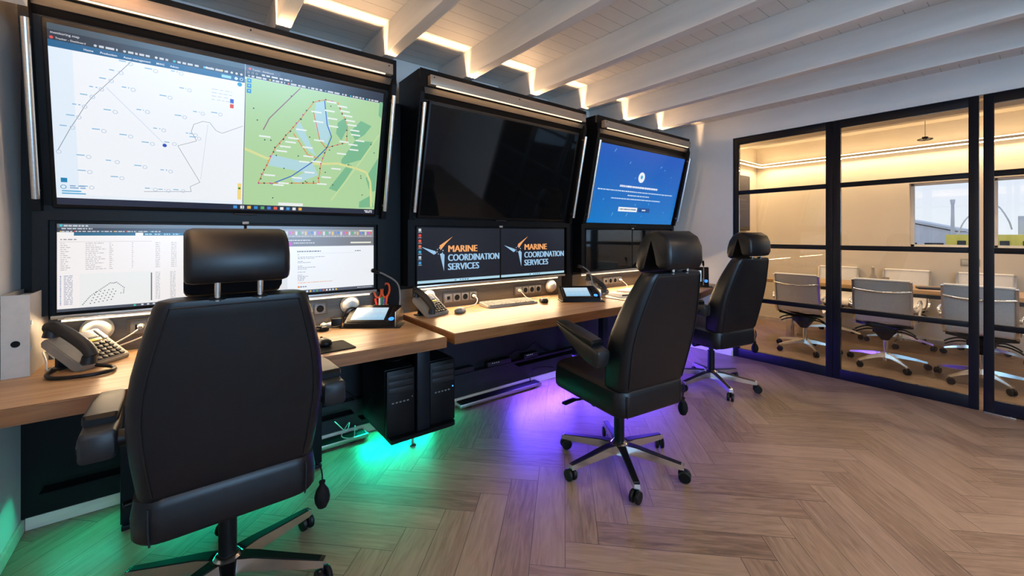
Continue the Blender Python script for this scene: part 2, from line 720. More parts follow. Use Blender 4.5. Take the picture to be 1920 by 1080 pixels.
# right wall: pier beside the consoles, header over the glass, pier at the far end
PY0, PY1, PZT = -1.50, 2.06, 2.33
bm = new()
bx(bm, XR, XR + 0.1, PY1, YB, 0, ZC)
bx(bm, XR, XR + 0.1, PY0, PY1, PZT, ZC)
bx(bm, XR, XR + 0.1, YR, PY0, 0, ZC)
struct('wall_right', bm, white_paint)
# wall behind the camera, with a window opening
bm = new()
bx(bm, XL - 0.1, -0.55, YR - 0.1, YR, 0, ZC)
bx(bm, 2.25, XR + 0.1, YR - 0.1, YR, 0, ZC)
bx(bm, -0.55, 2.25, YR - 0.1, YR, 0, 0.92)
bx(bm, -0.55, 2.25, YR - 0.1, YR, 2.40, ZC)
struct('wall_rear', bm, white_paint)
bm = new()
for x0, x1 in ((-0.55, -0.49), (0.82, 0.88), (2.19, 2.25)):
    bx(bm, x0, x1, YR - 0.08, YR - 0.02, 0.92, 2.40)
bx(bm, -0.55, 2.25, YR - 0.08, YR - 0.02, 0.92, 0.98)
bx(bm, -0.55, 2.25, YR - 0.08, YR - 0.02, 2.34, 2.40)
w1 = struct('window_1', bm, black_steel)
bm = new(); bx(bm, -0.51, 2.21, YR - 0.055, YR - 0.049, 0.96, 2.36); obj('pane', bm, glass, w1, smooth=False)
# unseen ledge and lip added to shield the left fill lamp
bm = new(); bx(bm, XL, XL + 0.11, -1.80, 2.30, 2.140, 2.158); bx(bm, XL + 0.10, XL + 0.11, -1.80, 2.30, 2.158, 2.235); struct('trim_50', bm, white_paint)
# unseen housings added around the floor fill lamp and the rear fill lamp
bm = new(); bx(bm, 1.88, 3.52, -0.62, -0.28, 2.372, 2.3845); struct('trim_51', bm, white_paint)
bm = new(); bx(bm, XL + 0.01, XR - 0.01, YR, YR + 0.26, 2.44, 2.455); bx(bm, XL + 0.01, XR - 0.01, YR + 0.25, YR + 0.26, 2.455, 2.50); struct('trim_52', bm, white_paint)
# baseboards
bm = new(); bx(bm, XL + 0.012, XR - 0.012, 2.742, 2.756, 0.0, 0.055, 0.003); struct('baseboard_back', bm, skirt_paint)
bm = new(); bx(bm, XL, XL + 0.012, YR, 2.742, 0.0, 0.055, 0.003); struct('baseboard_left', bm, skirt_paint)
bm = new(); bx(bm, XR - 0.012, XR, PY1 + 0.004, YB, 0.0, 0.055, 0.003); struct('baseboard_right', bm, white_paint)
# ceiling beams: white timbers running from the console wall to the back of the room
for k, x in enumerate((-0.76 + 0.574 * i for i in range(9))):
    if x - 0.035 < XL or x > 4.0:
        if x < XL:
            continue
    if x > 4.0:
        continue
    bm = new(); bx(bm, x - 0.035, x + 0.035, YR, YB, 2.385, ZC, 0.004)
    o = struct('trim_%d' % (k + 1), bm, beam_paint)

# ------------------------------------------------------------------ wall lining under and behind the consoles
# black lining below the desks: a low kick panel, a cable ledge and an upper panel
bm = new()
bx(bm, XL, 4.55, 2.757, 2.80, 0.0, 0.205)
bx(bm, XL, 4.55, 2.757, YB, 0.205, 0.225)
bx(bm, XL, 4.55, 2.82, YB, 0.225, 0.80)
struct('trim_20', bm, kick_panel_paint)
bm = new(); bx(bm, XL, 0.62, 2.744, 2.757, 0.056, 0.66); struct('trim_21', bm, black_paint)

UX = (0.235, 1.908, 3.582)            # console centres
LBL = ('left console with the lit map display', 'middle console with the dark display', 'right console with the blue display')
GRP = 'tall black display consoles'


def console(i):
    cx = UX[i]
    hw = 0.765 if i else 0.752
    t = thing('display_console', ['tall black console by the left wall framing the map screen',
                                  'tall black middle console framing the switched-off black screen',
                                  'tall black console by the right wall framing the blue screen'][i], 'console', (cx, 2.60, 0.765), 0, GRP)
    o = Vector(t.location)

    def P(y, z):
        return (y - o.y, z - o.z)
    bm = new()
    prism_x(bm, [P(2.405, 2.350), P(2.405, 2.235), P(2.455, 2.175), P(2.62, 1.425), P(2.622, 0.955), P(2.70, 0.955), P(2.70, 0.925), P(2.74, 0.925), P(2.74, 2.350), P(2.428, 2.350), P(2.428, 2.285), P(2.410, 2.285), P(2.410, 2.350)], -hw, hw)
    obj('body', bm, black_paint, t, smooth=False)
    # raised frame beside and below the big screen; added fill lamp, hidden from view, lighting the near chair backs
    bm = new()  # unseen housing added over the meeting room fill lamp
    for s in (-1, 1):
        prism_x(bm, [P(2.405, 2.236), P(2.397, 2.20), P(2.568, 1.43), P(2.575, 1.40), P(2.625, 1.40), P(2.46, 2.175)], s * (hw - 0.028), s * hw)
        prism_x(bm, [P(2.592, 1.40), P(2.592, 0.955), P(2.623, 0.955), P(2.623, 1.40)], s * (hw - 0.045), s * hw)
    prism_x(bm, [P(2.592, 1.405), P(2.592, 1.362), P(2.624, 1.362), P(2.624, 1.405)], -hw + 0.045, hw - 0.045)
    obj('frame', bm, black_paint, t, smooth=False)
    # header board with lamp strip below it
    bm = new(); bx(bm, -0.715, 0.715, 2.362 - o.y, 2.404 - o.y, 2.243 - o.z, 2.305 - o.z, 0.003)
    h = obj('header_board', bm, fascia_metal, t)
    for x in (-0.69, 0.0, 0.69):
        bm = new()
        cyl(bm, (x, 2.3618 - o.y, 2.29 - o.z), (x, 2.359 - o.y, 2.29 - o.z), 0.004, seg=8)
        obj('screw', bm, black_steel, h)
    bm = new(); bx(bm, -0.67, 0.67, 2.366 - o.y, 2.376 - o.y, 2.2385 - o.z, 2.2427 - o.z)
    obj('light_strip', bm, led_warm, t, smooth=False)['label'] = 'glowing warm light strip'
    area('light_strip_glow', (0, 2.378 - o.y, 2.232 - o.z), (0, 2.43 - o.y, 2.10 - o.z), 1.34, 0.012, 2.6, WARM, 170, t)
    # metal ledge and lamp strip under the small screens
    bm = new(); bx(bm, -0.70, 0.70, 2.590 - o.y, 2.66 - o.y, 0.938 - o.z, 0.9545 - o.z, 0.003)
    obj('ledge', bm, steel, t)
    bm = new(); bx(bm, -0.68, 0.68, 2.664 - o.y, 2.672 - o.y, 0.914 - o.z, 0.9238 - o.z)
    obj('light_strip', bm, led_warm, t, smooth=False)['label'] = 'glowing warm light strip'
    bm = new(); bx(bm, -0.69, 0.69, 2.660 - o.y, 2.676 - o.y, 0.924 - o.z, 0.9378 - o.z)
    obj('strip_holder', bm, steel, t, smooth=False)
    area('desk_strip_glow', (0, 2.662 - o.y, 0.910 - o.z), (0, 2.50 - o.y, 0.76 - o.z), 1.36, 0.010, (5.5, 7.5, 8.5)[i], (1.0, 0.72, 0.42), 170, t)
    # up-light sunk in a slot in the top of the console
    bm = new(); bx(bm, -hw + 0.03, hw - 0.03, 2.413 - o.y, 2.425 - o.y, 2.2852 - o.z, 2.288 - o.z)
    obj('light_strip', bm, led_warm, t, smooth=False)['label'] = 'warm strip shining up at the ceiling'
    area('up_light_glow', (0, 2.419 - o.y, 2.290 - o.z), (0, 2.419 - o.y, 2.60 - o.z), 1.46, 0.012, 20, WARM, 180, t)
    area('up_light_spill', (0, 2.421 - o.y, 2.3515 - o.z), (0, 2.05 - o.y, 2.56 - o.z), 1.46, 0.010, 3.2, WARM, 170, t)
    # metal strip added and cut short to shape the header lamp's glow
    bm = new(); prism_x(bm, [P(2.4045, 2.2345), P(2.4015, 2.2335), P(2.4265, 2.2035), P(2.4295, 2.2045)], -hw + 0.03, hw - 0.03)
    obj('glow_panel', bm, panel_metal, t, smooth=False)
    # two round pull bars in front of the frame
    a = Vector((0, 2.412 - o.y, 2.135 - o.z)); b = Vector((0, 2.558 - o.y, 1.452 - o.z))
    nrm = Vector((0, -0.973, -0.21))
    for s in (-1, 1):
        bm = new()
        off = Vector((s * (hw - 0.022), 0, 0)) + nrm * 0.024
        cyl(bm, a + off, b + off, 0.0125, seg=16)
        d = (b - a).normalized()
        for q in (a + d * 0.03, b - d * 0.03):
            cyl(bm, q + off, q + off - nrm * 0.036, 0.008, seg=10)
        obj('pull_bar', bm, steel, t)['label'] = 'round steel pull bar'
    return t


cons = [console(i) for i in range(3)]
# black posts between the consoles and taupe panels behind the desks
for k, (a, b) in enumerate(((UX[0] + 0.757, UX[1] - 0.770), (UX[1] + 0.770, UX[2] - 0.770))):
    bm = new(); bx(bm, a, b, 2.702, 2.744, 0.77, 2.19); struct('trim_%d' % (30 + k), bm, black_paint)
bm = new(); bx(bm, XL, 4.40, 2.745, 2.80, 0.80, 2.20); struct('trim_32', bm, black_paint)
bm = new(); bx(bm, XL, 4.36, 2.705, 2.742, 0.70, 0.924); struct('trim_33', bm, panel_metal)

# ------------------------------------------------------------------ the big displays
SL = math.atan2(0.17, 0.71)
TVW, TVH = 1.36, 0.73


def television(i, label, paint, dz=0.0, w=TVW):
    cx = UX[i]
    t = thing('television', label, 'television', (cx, 2.59, 1.43 + dz), 0, None)
    R = Matrix.Rotation(SL, 4, 'X')
    bm = new()
    box(bm, (0, 0.0175, TVH / 2), (w + 0.028, 0.031, TVH + 0.034), None, 0.004)
    bmesh.ops.transform(bm, matrix=R, verts=bm.verts[:])
    obj('casing', bm, black_plastic, t)
    bm = new()
    box(bm, (0, 0.0, -0.0215), (0.10, 0.020, 0.008), None, 0.002)
    bmesh.ops.transform(bm, matrix=R, verts=bm.verts[:])
    obj('sensor_bar', bm, dark_grey, t)
    if paint is None:
        bm = new(); box(bm, (0, 0.0008, TVH / 2), (w, 0.0012, TVH))
        bmesh.ops.transform(bm, matrix=R, verts=bm.verts[:])
        obj('screen', bm, screen_off, t, smooth=False)['label'] = 'dark switched-off screen'
    else:
        s = Screen(w, TVH)
        paint(s)
        s.build(t, R @ Matrix.Translation((-w / 2, 0.0012, 0)))
    return t


def paint_maps(s):
    DK, DK2, TEAL, WHT = (22, 24, 38), (56, 72, 82), (2, 92, 142), (243, 246, 251)
    s.rect(0, 0, 1, 1, (236, 243, 251), 0)
    s.rect(0, 0, 1, 0.04, (30, 36, 58), 1)                     # task bar
    for k in range(11):
        s.rect(0.46 + 0.0225 * k, 0.010, 0.472 + 0.0225 * k, 0.031, [(60, 150, 220), (230, 230, 235), (235, 180, 60), (40, 140, 200), (80, 170, 90), (60, 120, 210), (225, 90, 60), (240, 240, 240)][k % 8], 3)
    s.words(0.955, 0.99, 0.022, 0.008, (220, 220, 225), 3, 3)
    s.words(0.96, 0.99, 0.010, 0.008, (220, 220, 225), 3, 4)
    # left browser window
    s.rect(0.0, 0.967, 0.4875, 1.0, DK2, 1)
    s.rect(0.0, 0.912, 0.4875, 0.967, DK, 1)
    s.rect(0.0, 0.878, 0.4875, 0.915, TEAL, 2)
    s.text('monitoring map', 0.006, 0.948, 0.0125, (215, 218, 225), 3, 0.01)
    s.text('Tracker - Dashboard', 0.016, 0.922, 0.0098, (225, 226, 230), 3, 0.012)
    s.ring(0.008, 0.927, 0.008, (220, 70, 60), 3, 8, True)
    u = 0.100
    for k, (l, c) in enumerate(((0.05, (200, 205, 210)), (0.06, (200, 205, 210)), (0.03, (230, 230, 230)), (0.065, (60, 190, 200)), (0.06, (70, 190, 230)))):
        s.ring(u, 0.927, 0.007, c, 3, 8, True)
        s.words(u + 0.008, u + l, 0.921, 0.012, (205, 207, 213), 3, k)
        u += l + 0.016
    for k in range(8):
        s.ring(0.375 + 0.0145 * k, 0.928, 0.0075, (235, 215, 130) if k == 3 else (215, 217, 222), 3, 8, True)
    for k, (tx, u) in enumerate((('Home', 0.074), ('Production', 0.110), ('Asset management', 0.163), ('MWC', 0.242), ('Admin', 0.277))):
        s.text(tx, u, 0.889, 0.0112, (240, 244, 248), 3, 0.015)
    s.rect(0.418, 0.887, 0.446, 0.905, (150, 215, 240), 3)
    s.ring(0.461, 0.896, 0.010, (220, 240, 250), 3, 8, True)
    s.ring(0.477, 0.896, 0.010, (220, 240, 250), 3, 8)
    s.rect(0.0, 0.06, 0.4875, 0.878, WHT, 1)
    s.rect(0.0, 0.06, 0.05, 0.878, (228, 240, 252), 2)
    GR, LN = (112, 120, 134), (150, 196, 222)
    PL1 = [(0.18, 0.875), (0.156, 0.812), (0.133, 0.752), (0.112, 0.698), (0.089, 0.64), (0.073, 0.589), (0.056, 0.518), (0.039, 0.453), (0.008, 0.314)]
    PL2 = [(0.484, 0.589), (0.422, 0.523), (0.404, 0.536), (0.385, 0.583), (0.365, 0.585), (0.34, 0.558), (0.333, 0.51), (0.348, 0.453), (0.296, 0.409), (0.358, 0.181), (0.33, 0.147), (0.333, 0.114), (0.205, 0.099)]
    s.line(PL1, 0.0012, GR, 3)
    s.line(PL2, 0.0011, GR, 3)
    s.line([(0.38, 0.57), (0.36, 0.20)], 0.0008, (190, 200, 215), 3)
    s.line([(0.12, 0.707), (0.26, 0.412)], 0.0008, (160, 190, 225), 3)
    CI = [(0.24, 0.848), (0.306, 0.861), (0.184, 0.716), (0.328, 0.768), (0.276, 0.703), (0.14, 0.571), (0.218, 0.597), (0.315, 0.595), (0.365, 0.634), (0.416, 0.645), (0.112, 0.451), (0.259, 0.497), (0.175, 0.436), (0.229, 0.404), (0.287, 0.418), (0.075, 0.291), (0.141, 0.273), (0.209, 0.255), (0.276, 0.239), (0.076, 0.201), (0.151, 0.176), (0.079, 0.108), (0.179, 0.863), (0.156, 0.802), (0.133, 0.747), (0.11, 0.69), (0.089, 0.64), (0.071, 0.578), (0.057, 0.514), (0.042, 0.451), (0.01, 0.307), (0.345, 0.49), (0.355, 0.47), (0.235, 0.115), (0.27, 0.112), (0.31, 0.115)]
    for k, (u, v) in enumerate(CI):
        s.ring(u, v, 0.0115, (190, 205, 224), 4, 12)
        if u > 0.03:
            s.words(u - 0.027, u - 0.009, v + 0.004, 0.006, (140, 188, 222), 4, k)
    s.ring(0.261, 0.403, 0.011, (30, 75, 190), 5, 10, True)
    s.rect(0.444, 0.730, 0.455, 0.757, (40, 90, 200), 4)
    s.rect(0.444, 0.698, 0.455, 0.724, (225, 70, 45), 4)
    s.ring(0.472, 0.862, 0.014, (20, 150, 200), 4, 10, True)
    s.rect(0.011, 0.132, 0.025, 0.158, (16, 130, 180), 4)
    s.ring(0.016, 0.105, 0.013, (80, 160, 205), 4, 10)
    for k in range(4):
        s.words(0.39, 0.45, 0.80 - 0.022 * k, 0.004, (190, 205, 225), 4, 40 + k)
    s.words(0.03, 0.065, 0.110, 0.006, (120, 160, 200), 4, 50)
    s.words(0.03, 0.065, 0.098, 0.006, (120, 160, 200), 4, 51)
    s.rect(0.012, 0.064, 0.065, 0.071, (80, 170, 215), 4)
    s.rect(0.012, 0.078, 0.055, 0.085, (80, 170, 215), 4)
    s.rect(0.472, 0.075, 0.484, 0.19, (245, 220, 130), 4)
    s.ring(0.478, 0.155, 0.008, (30, 140, 80), 5, 8, True)
    # right browser window with the green map
    s.rect(0.4885, 0.0, 0.491, 0.905, (90, 100, 95), 5)
    s.rect(0.4885, 0.92, 1.0, 1.0, (34, 34, 48), 1)
    s.rect(0.4885, 0.962, 0.60, 0.99, (70, 76, 92), 2)
    s.ring(0.502, 0.977, 0.008, (225, 90, 50), 3, 8, True)
    s.text('Tracker - Dashboard', 0.510, 0.970, 0.0105, (215, 218, 225), 3, 0.01)
    for k in range(3):
        s.ring(0.498 + 0.013 * k, 0.952, 0.007, (190, 192, 200), 3, 8)
    s.words(0.54, 0.64, 0.946, 0.011, (215, 217, 222), 3, 61)
    u = 0.50
    for k, (l, c) in enumerate(((0.055, (200, 200, 205)), (0.05, (235, 200, 60)), (0.06, (225, 110, 60)), (0.05, (200, 205, 210)), (0.055, (90, 180, 220)), (0.02, (230, 230, 235)), (0.055, (60, 190, 220)), (0.05, (60, 200, 225)))):
        s.ring(u, 0.930, 0.006, c, 3, 8, True)
        s.words(u + 0.008, u + l, 0.924, 0.012, (205, 207, 213), 3, 70 + k)
        u += l + 0.012
    s.rect(0.4915, 0.04, 1.0, 0.918, (176, 214, 158), 1)
    for k in range(3):
        s.rect(0.494, 0.885 - 0.034 * k, 0.508, 0.913 - 0.034 * k, (25, 140, 205), 4)
        s.rect(0.499, 0.898 - 0.034 * k, 0.503, 0.903 - 0.034 * k, (235, 245, 250), 5)
    DG = (122, 186, 142)
    for P in ([(0.817, 0.713), (0.844, 0.756), (0.858, 0.684), (0.836, 0.582), (0.813, 0.63)], [(0.911, 0.755), (0.958, 0.727), (0.93, 0.649), (0.894, 0.597), (0.87, 0.66)],
              [(0.841, 0.429), (0.894, 0.597), (0.971, 0.602), (0.923, 0.446), (0.843, 0.387)], [(0.798, 0.195), (0.872, 0.407), (0.895, 0.383), (0.836, 0.171)],
              [(0.95, 0.30), (0.999, 0.48), (0.997, 0.198), (0.974, 0.187)], [(0.985, 0.93), (0.999, 0.93), (0.999, 0.80), (0.985, 0.82)], [(0.93, 0.10), (0.98, 0.16), (0.995, 0.06), (0.93, 0.05)]):
        s.poly(P[::-1], DG, 2)
    YE = (218, 222, 150)
    s.line([(0.491, 0.438), (0.565, 0.385), (0.65, 0.375), (0.75, 0.38), (0.828, 0.398), (0.90, 0.375), (0.951, 0.349), (0.972, 0.27), (0.978, 0.188), (0.985, 0.06)], 0.009, YE, 3)
    s.line([(0.81, 0.10), (0.835, 0.174), (0.917, 0.416), (0.993, 0.665)], 0.006, (196, 222, 160), 3)
    BLU = (178, 216, 222)
    for P in ([(0.728, 0.83), (0.761, 0.854), (0.792, 0.638), (0.781, 0.54), (0.752, 0.56), (0.729, 0.673)], [(0.673, 0.683), (0.742, 0.436), (0.714, 0.471), (0.659, 0.614)],
              [(0.582, 0.415), (0.73, 0.379), (0.753, 0.294), (0.571, 0.335)], [(0.654, 0.244), (0.731, 0.345), (0.753, 0.294), (0.674, 0.22)]):
        s.poly(P[::-1], BLU, 4)
    s.line([(0.671, 0.915), (0.569, 0.669), (0.55, 0.583)], 0.0035, (150, 110, 125), 5)
    OR = [(0.721, 0.834), (0.676, 0.696), (0.593, 0.469), (0.538, 0.201), (0.755, 0.232), (0.761, 0.385), (0.781, 0.513), (0.858, 0.573), (0.857, 0.711), (0.812, 0.859), (0.764, 0.868), (0.721, 0.834)]
    s.line(OR, 0.0024, (226, 120, 70), 6)
    s.line([(0.72, 0.775), (0.752, 0.56), (0.775, 0.512)], 0.003, (230, 120, 60), 6)
    s.line([(0.653, 0.587), (0.709, 0.442), (0.75, 0.424)], 0.003, (230, 130, 60), 6)
    s.line([(0.761, 0.861), (0.776, 0.687), (0.796, 0.599), (0.781, 0.513), (0.73, 0.393), (0.654, 0.271), (0.583, 0.201)], 0.0036, (55, 105, 195), 6)
    rg = random.Random(4)
    for (a, b), (x, y) in zip(OR[:-1], OR[1:]):
        n = max(2, int(math.hypot((x - a) * 1.86, y - b) / 0.035))
        for k in range(n):
            s.ring(a + (x - a) * k / n + rg.uniform(-.003, .003), b + (y - b) * k / n, 0.006, rg.choice([(30, 90, 40), (200, 60, 40), (40, 60, 50), (230, 160, 40), (190, 60, 160)]), 7, 6, True)
    LB = [(0.788, 0.857), (0.831, 0.839), (0.843, 0.806), (0.855, 0.775), (0.867, 0.742), (0.875, 0.71), (0.888, 0.672), (0.893, 0.638), (0.885, 0.559), (0.89, 0.52), (0.783, 0.79), (0.795, 0.736), (0.801, 0.679), (0.733, 0.766), (0.742, 0.697), (0.681, 0.62), (0.654, 0.551), (0.645, 0.52), (0.627, 0.483), (0.615, 0.448), (0.556, 0.538), (0.707, 0.496), (0.749, 0.559), (0.847, 0.573), (0.84, 0.478), (0.743, 0.396), (0.697, 0.386), (0.576, 0.265), (0.673, 0.261), (0.719, 0.309), (0.785, 0.282), (0.769, 0.227), (0.626, 0.213), (0.608, 0.197), (0.822, 0.355), (0.913, 0.597), (0.712, 0.43)]
    for u, v in LB:
        s.rect(u - 0.019, v - 0.0055, u + 0.019, v + 0.0055, (236, 243, 238), 8)
    for k in range(26):
        s.ring(rg.uniform(0.5, 0.98), rg.uniform(0.07, 0.85), 0.005, (50, 70, 60), 7, 6, True)
    s.rect(0.61, 0.044, 0.70, 0.066, (238, 240, 240), 8)


def paint_blue(s):
    n = 14
    for k in range(n):
        a = k / (n - 1)
        s.rect(0, k / n, 1, (k + 1) / n, (int(8 + 4 * a), int(122 - 36 * a), int(204 - 16 * a)), 0)
    WT, PB = (238, 246, 252), (120, 195, 235)
    s.ring(0.495, 0.645, 0.072, WT, 2, 24, True)
    s.ring(0.495, 0.650, 0.026, (60, 170, 225), 3, 12, True)
    s.words(0.27, 0.72, 0.492, 0.026, WT, 3, 5)
    s.words(0.05, 0.93, 0.432, 0.014, (205, 228, 245), 3, 6)
    s.words(0.375, 0.63, 0.380, 0.014, (205, 228, 245), 3, 7)
    s.words(0.20, 0.78, 0.330, 0.014, (205, 228, 245), 3, 8)
    s.rect(0.30, 0.165, 0.515, 0.225, (240, 245, 248), 2)
    s.words(0.315, 0.50, 0.188, 0.016, (90, 110, 140), 3, 9)
    s.rect(0.53, 0.165, 0.67, 0.225, (14, 76, 150), 2)
    s.words(0.575, 0.62, 0.186, 0.018, WT, 3, 10)
    for u, v, a, l in ((0.332, 0.80, 1.1, .035), (0.15, 0.92, 1.0, .05), (0.42, 0.62, 1.0, .02), (0.70, 0.81, .7, .045), (0.755, 0.78, .6, .03), (0.80, 0.42, 1.0, .03), (0.48, 0.25, 1.3, .03), (0.24, 0.10, 1.2, .05), (0.40, 0.10, 1.2, .05), (0.86, 0.17, 2.3, .03), (0.65, 0.28, 2.4, .03), (0.12, 0.30, .9, .03), (0.58, 0.10, 1.4, .02), (0.86, 0.70, .6, .02)):
        s.line([(u, v), (u + l * math.cos(a) * .55, v + l * math.sin(a))], 0.004, PB, 2)


television(0, 'large lit wall screen showing a white map and a green map', paint_maps)
television(1, 'large switched-off black wall screen above the two logo monitors', None)
television(2, 'large wall screen showing a bright blue page near the right wall', paint_blue, -0.018, 1.40)


# ------------------------------------------------------------------ the small monitors in the consoles
MW, MH, MZ = 0.687, 0.386, 0.964


def monitor(i, side, label, paint):
    w = MW + (0.012 if i else 0)
    t = thing('monitor', label, 'monitor', (UX[i] + side * (w / 2 + 0.001), 2.60, MZ), 0, 'small monitors set in the consoles')
    bm = new(); box(bm, (0, 0.010, MH / 2), (w - 0.001, 0.020, MH + 0.010), None, 0.002)
    obj('casing', bm, black_plastic, t)
    if paint is None:
        bm = new(); box(bm, (0, -0.0006, MH / 2), (w - 0.016, 0.0012, MH - 0.010))
        obj('screen', bm, screen_off, t, smooth=False)
    else:
        s = Screen(w - 0.012, MH - 0.006)
        paint(s)
        s.build(t, Matrix.Translation((-(w - 0.012) / 2, -0.0008, 0.003)))
    return t


def paint_sheet(s):
    s.rect(0, 0, 1, 1, (246, 240, 238), 0)
    s.rect(0, 0.955, 1, 1, (96, 102, 112), 1)
    s.rect(0, 0.90, 1, 0.955, (50, 52, 64), 1)
    s.rect(0, 0.865, 1, 0.90, (20, 98, 132), 1)
    s.rect(0.0, 0.865, 0.075, 0.905, (244, 240, 238), 2)
    s.rect(0.37, 0.865, 0.41, 0.90, (244, 240, 238), 2)
    s.ring(0.018, 0.98, 0.014, (60, 190, 200), 3, 8, True)
    s.words(0.03, 0.14, 0.970, 0.016, (205, 208, 214), 3, 1)
    s.words(0.02, 0.16, 0.938, 0.013, (205, 208, 214), 3, 2)
    for k in range(8):
        s.words(0.02 + .062 * k, 0.068 + .062 * k, 0.908, 0.012, (200, 203, 210), 3, 10 + k)
        s.ring(0.016 + .062 * k, 0.914, 0.007, [(235, 190, 70), (225, 80, 60), (200, 205, 210), (80, 190, 220)][k % 4], 3, 6, True)
    for k in range(4):
        s.words(0.42 + .05 * k, 0.455 + .05 * k, 0.876, 0.012, (190, 225, 240), 3, 20 + k)
    s.words(0.015, 0.09, 0.815, 0.012, (150, 145, 148), 3, 30)
    s.rect(0.01, 0.793, 0.455, 0.797, (205, 198, 198), 2)
    for r in range(14):
        v = 0.772 - r * 0.0232
        for k, (a, b) in enumerate(((0.015, 0.06), (0.128, 0.225), (0.24, 0.262), (0.352, 0.360))):
            bb = a + (b - a) * (0.5 + 0.5 * ((r * 7 + k * 3) % 5) / 4)
            s.words(a, bb, v, 0.009, (196, 188, 190), 3, 100 + r * 5 + k)
        s.words(0.475, 0.50, v, 0.009, (196, 188, 190), 3, 200 + r)
        s.words(0.56, 0.59, v, 0.009, (196, 188, 190), 3, 230 + r)
    s.rect(0.10, 0.03, 0.45, 0.425, (238, 238, 236), 2)
    s.rect(0.45, 0.06, 0.457, 0.405, (110, 110, 118), 3)
    for r in range(18):
        v = 0.40 - r * 0.019
        s.words(0.03, 0.07, v, 0.009, (170, 170, 190), 3, 300 + r)
        s.ring(0.016, v + 0.004, 0.006, [(70, 100, 170), (150, 120, 200), (60, 170, 160), (110, 130, 180)][r % 4], 3, 6, True)
        s.words(0.475, 0.50, v, 0.009, (190, 190, 195), 3, 330 + r)
        s.words(0.555, 0.585, v, 0.009, (190, 190, 195), 3, 360 + r)
    DOT = (70, 72, 80)
    edge = [(0.115, 0.067), (0.15, 0.16), (0.20, 0.235), (0.245, 0.303), (0.262, 0.298), (0.275, 0.308), (0.313, 0.238), (0.31, 0.175), (0.285, 0.175)]
    for (a, b), (x, y) in zip(edge[:-1], edge[1:]):
        n = max(2, int(math.hypot((x - a) * 1.8, y - b) / 0.017))
        for k in range(n):
            s.ring(a + (x - a) * k / n, b + (y - b) * k / n, 0.0055, DOT, 4, 6, True)
    for r in range(5):
        for k in range(6):
            u = 0.15 + 0.02 * k + 0.007 * r
            v = 0.075 + 0.032 * r + 0.006 * k
            if u < 0.275:
                s.ring(u, v, 0.006, DOT, 4, 6, True)
    s.rect(0, 0, 1, 0.033, (72, 76, 88), 3)
    s.ring(0.367, 0.016, 0.012, (40, 190, 170), 5, 8, True)
    for k in range(8):
        s.rect(0.40 + 0.03 * k, 0.008, 0.412 + 0.03 * k, 0.026, (215, 218, 226), 5)


def paint_mail(s):
    s.rect(0, 0, 1, 1, (240, 242, 246), 0)
    s.rect(0, 0.955, 1, 1, (104, 106, 112), 1)
    s.rect(0, 0.835, 1, 0.955, (150, 148, 150), 1)
    s.rect(0, 0.70, 1, 0.835, (120, 118, 122), 1)
    s.rect(0, 0.04, 0.283, 0.80, (225, 226, 230), 2)
    for k in range(30):
        s.rect(0.27 + .024 * k, 0.868 + 0.01 * (k % 3), 0.285 + .024 * k, 0.925, [(205, 205, 208), (120, 130, 205), (190, 190, 194), (215, 215, 218), (200, 90, 200), (70, 130, 200), (220, 190, 100), (90, 170, 110), (220, 110, 80)][(k * 4) % 9], 3)
        s.words(0.268 + .024 * k, 0.286 + .024 * k, 0.848, 0.008, (215, 215, 218), 3, k)
    s.rect(0.87, 0.93, 0.985, 0.952, (225, 222, 200), 3)
    s.ring(0.303, 0.737, 0.030, (190, 60, 190), 3, 14, True)
    s.words(0.29, 0.46, 0.785, 0.013, (225, 225, 228), 3, 40)
    s.words(0.33, 0.49, 0.745, 0.012, (225, 225, 228), 3, 41)
    s.rect(0.79, 0.738, 0.975, 0.762, (232, 232, 212), 3)
    s.words(0.355, 0.545, 0.615, 0.018, (120, 122, 132), 3, 42)
    s.rect(0.36, 0.588, 0.83, 0.591, (205, 206, 210), 3)
    for v, b in ((0.57, .37), (0.535, .57), (0.513, .49), (0.47, .40), (0.452, .46), (0.40, .395), (0.378, .50), (0.355, .43), (0.31, .42), (0.265, .40), (0.245, .44), (0.225, .42), (0.205, .41), (0.185, .405)):
        s.words(0.36, b, v, 0.010, (165, 168, 180), 3, int(v * 1000))
    s.words(0.36, 0.635, 0.15, 0.010, (235, 175, 130), 3, 43)
    s.words(0.83, 0.88, 0.612, 0.014, (110, 112, 120), 3, 44)
    s.ring(0.367, 0.095, 0.016, (240, 140, 40), 3, 8, True)
    s.words(0.378, 0.43, 0.088, 0.014, (60, 90, 140), 3, 47)
    s.rect(0, 0, 1, 0.045, (76, 80, 92), 3)
    for k in range(11):
        s.rect(0.40 + 0.026 * k, 0.010, 0.413 + 0.026 * k, 0.034, [(235, 235, 238), (210, 225, 250), (240, 200, 80), (60, 150, 220), (80, 170, 90), (50, 110, 190), (225, 90, 60), (235, 235, 240)][k % 8], 5)
    s.words(0.85, 0.98, 0.018, 0.010, (220, 220, 225), 5, 46)


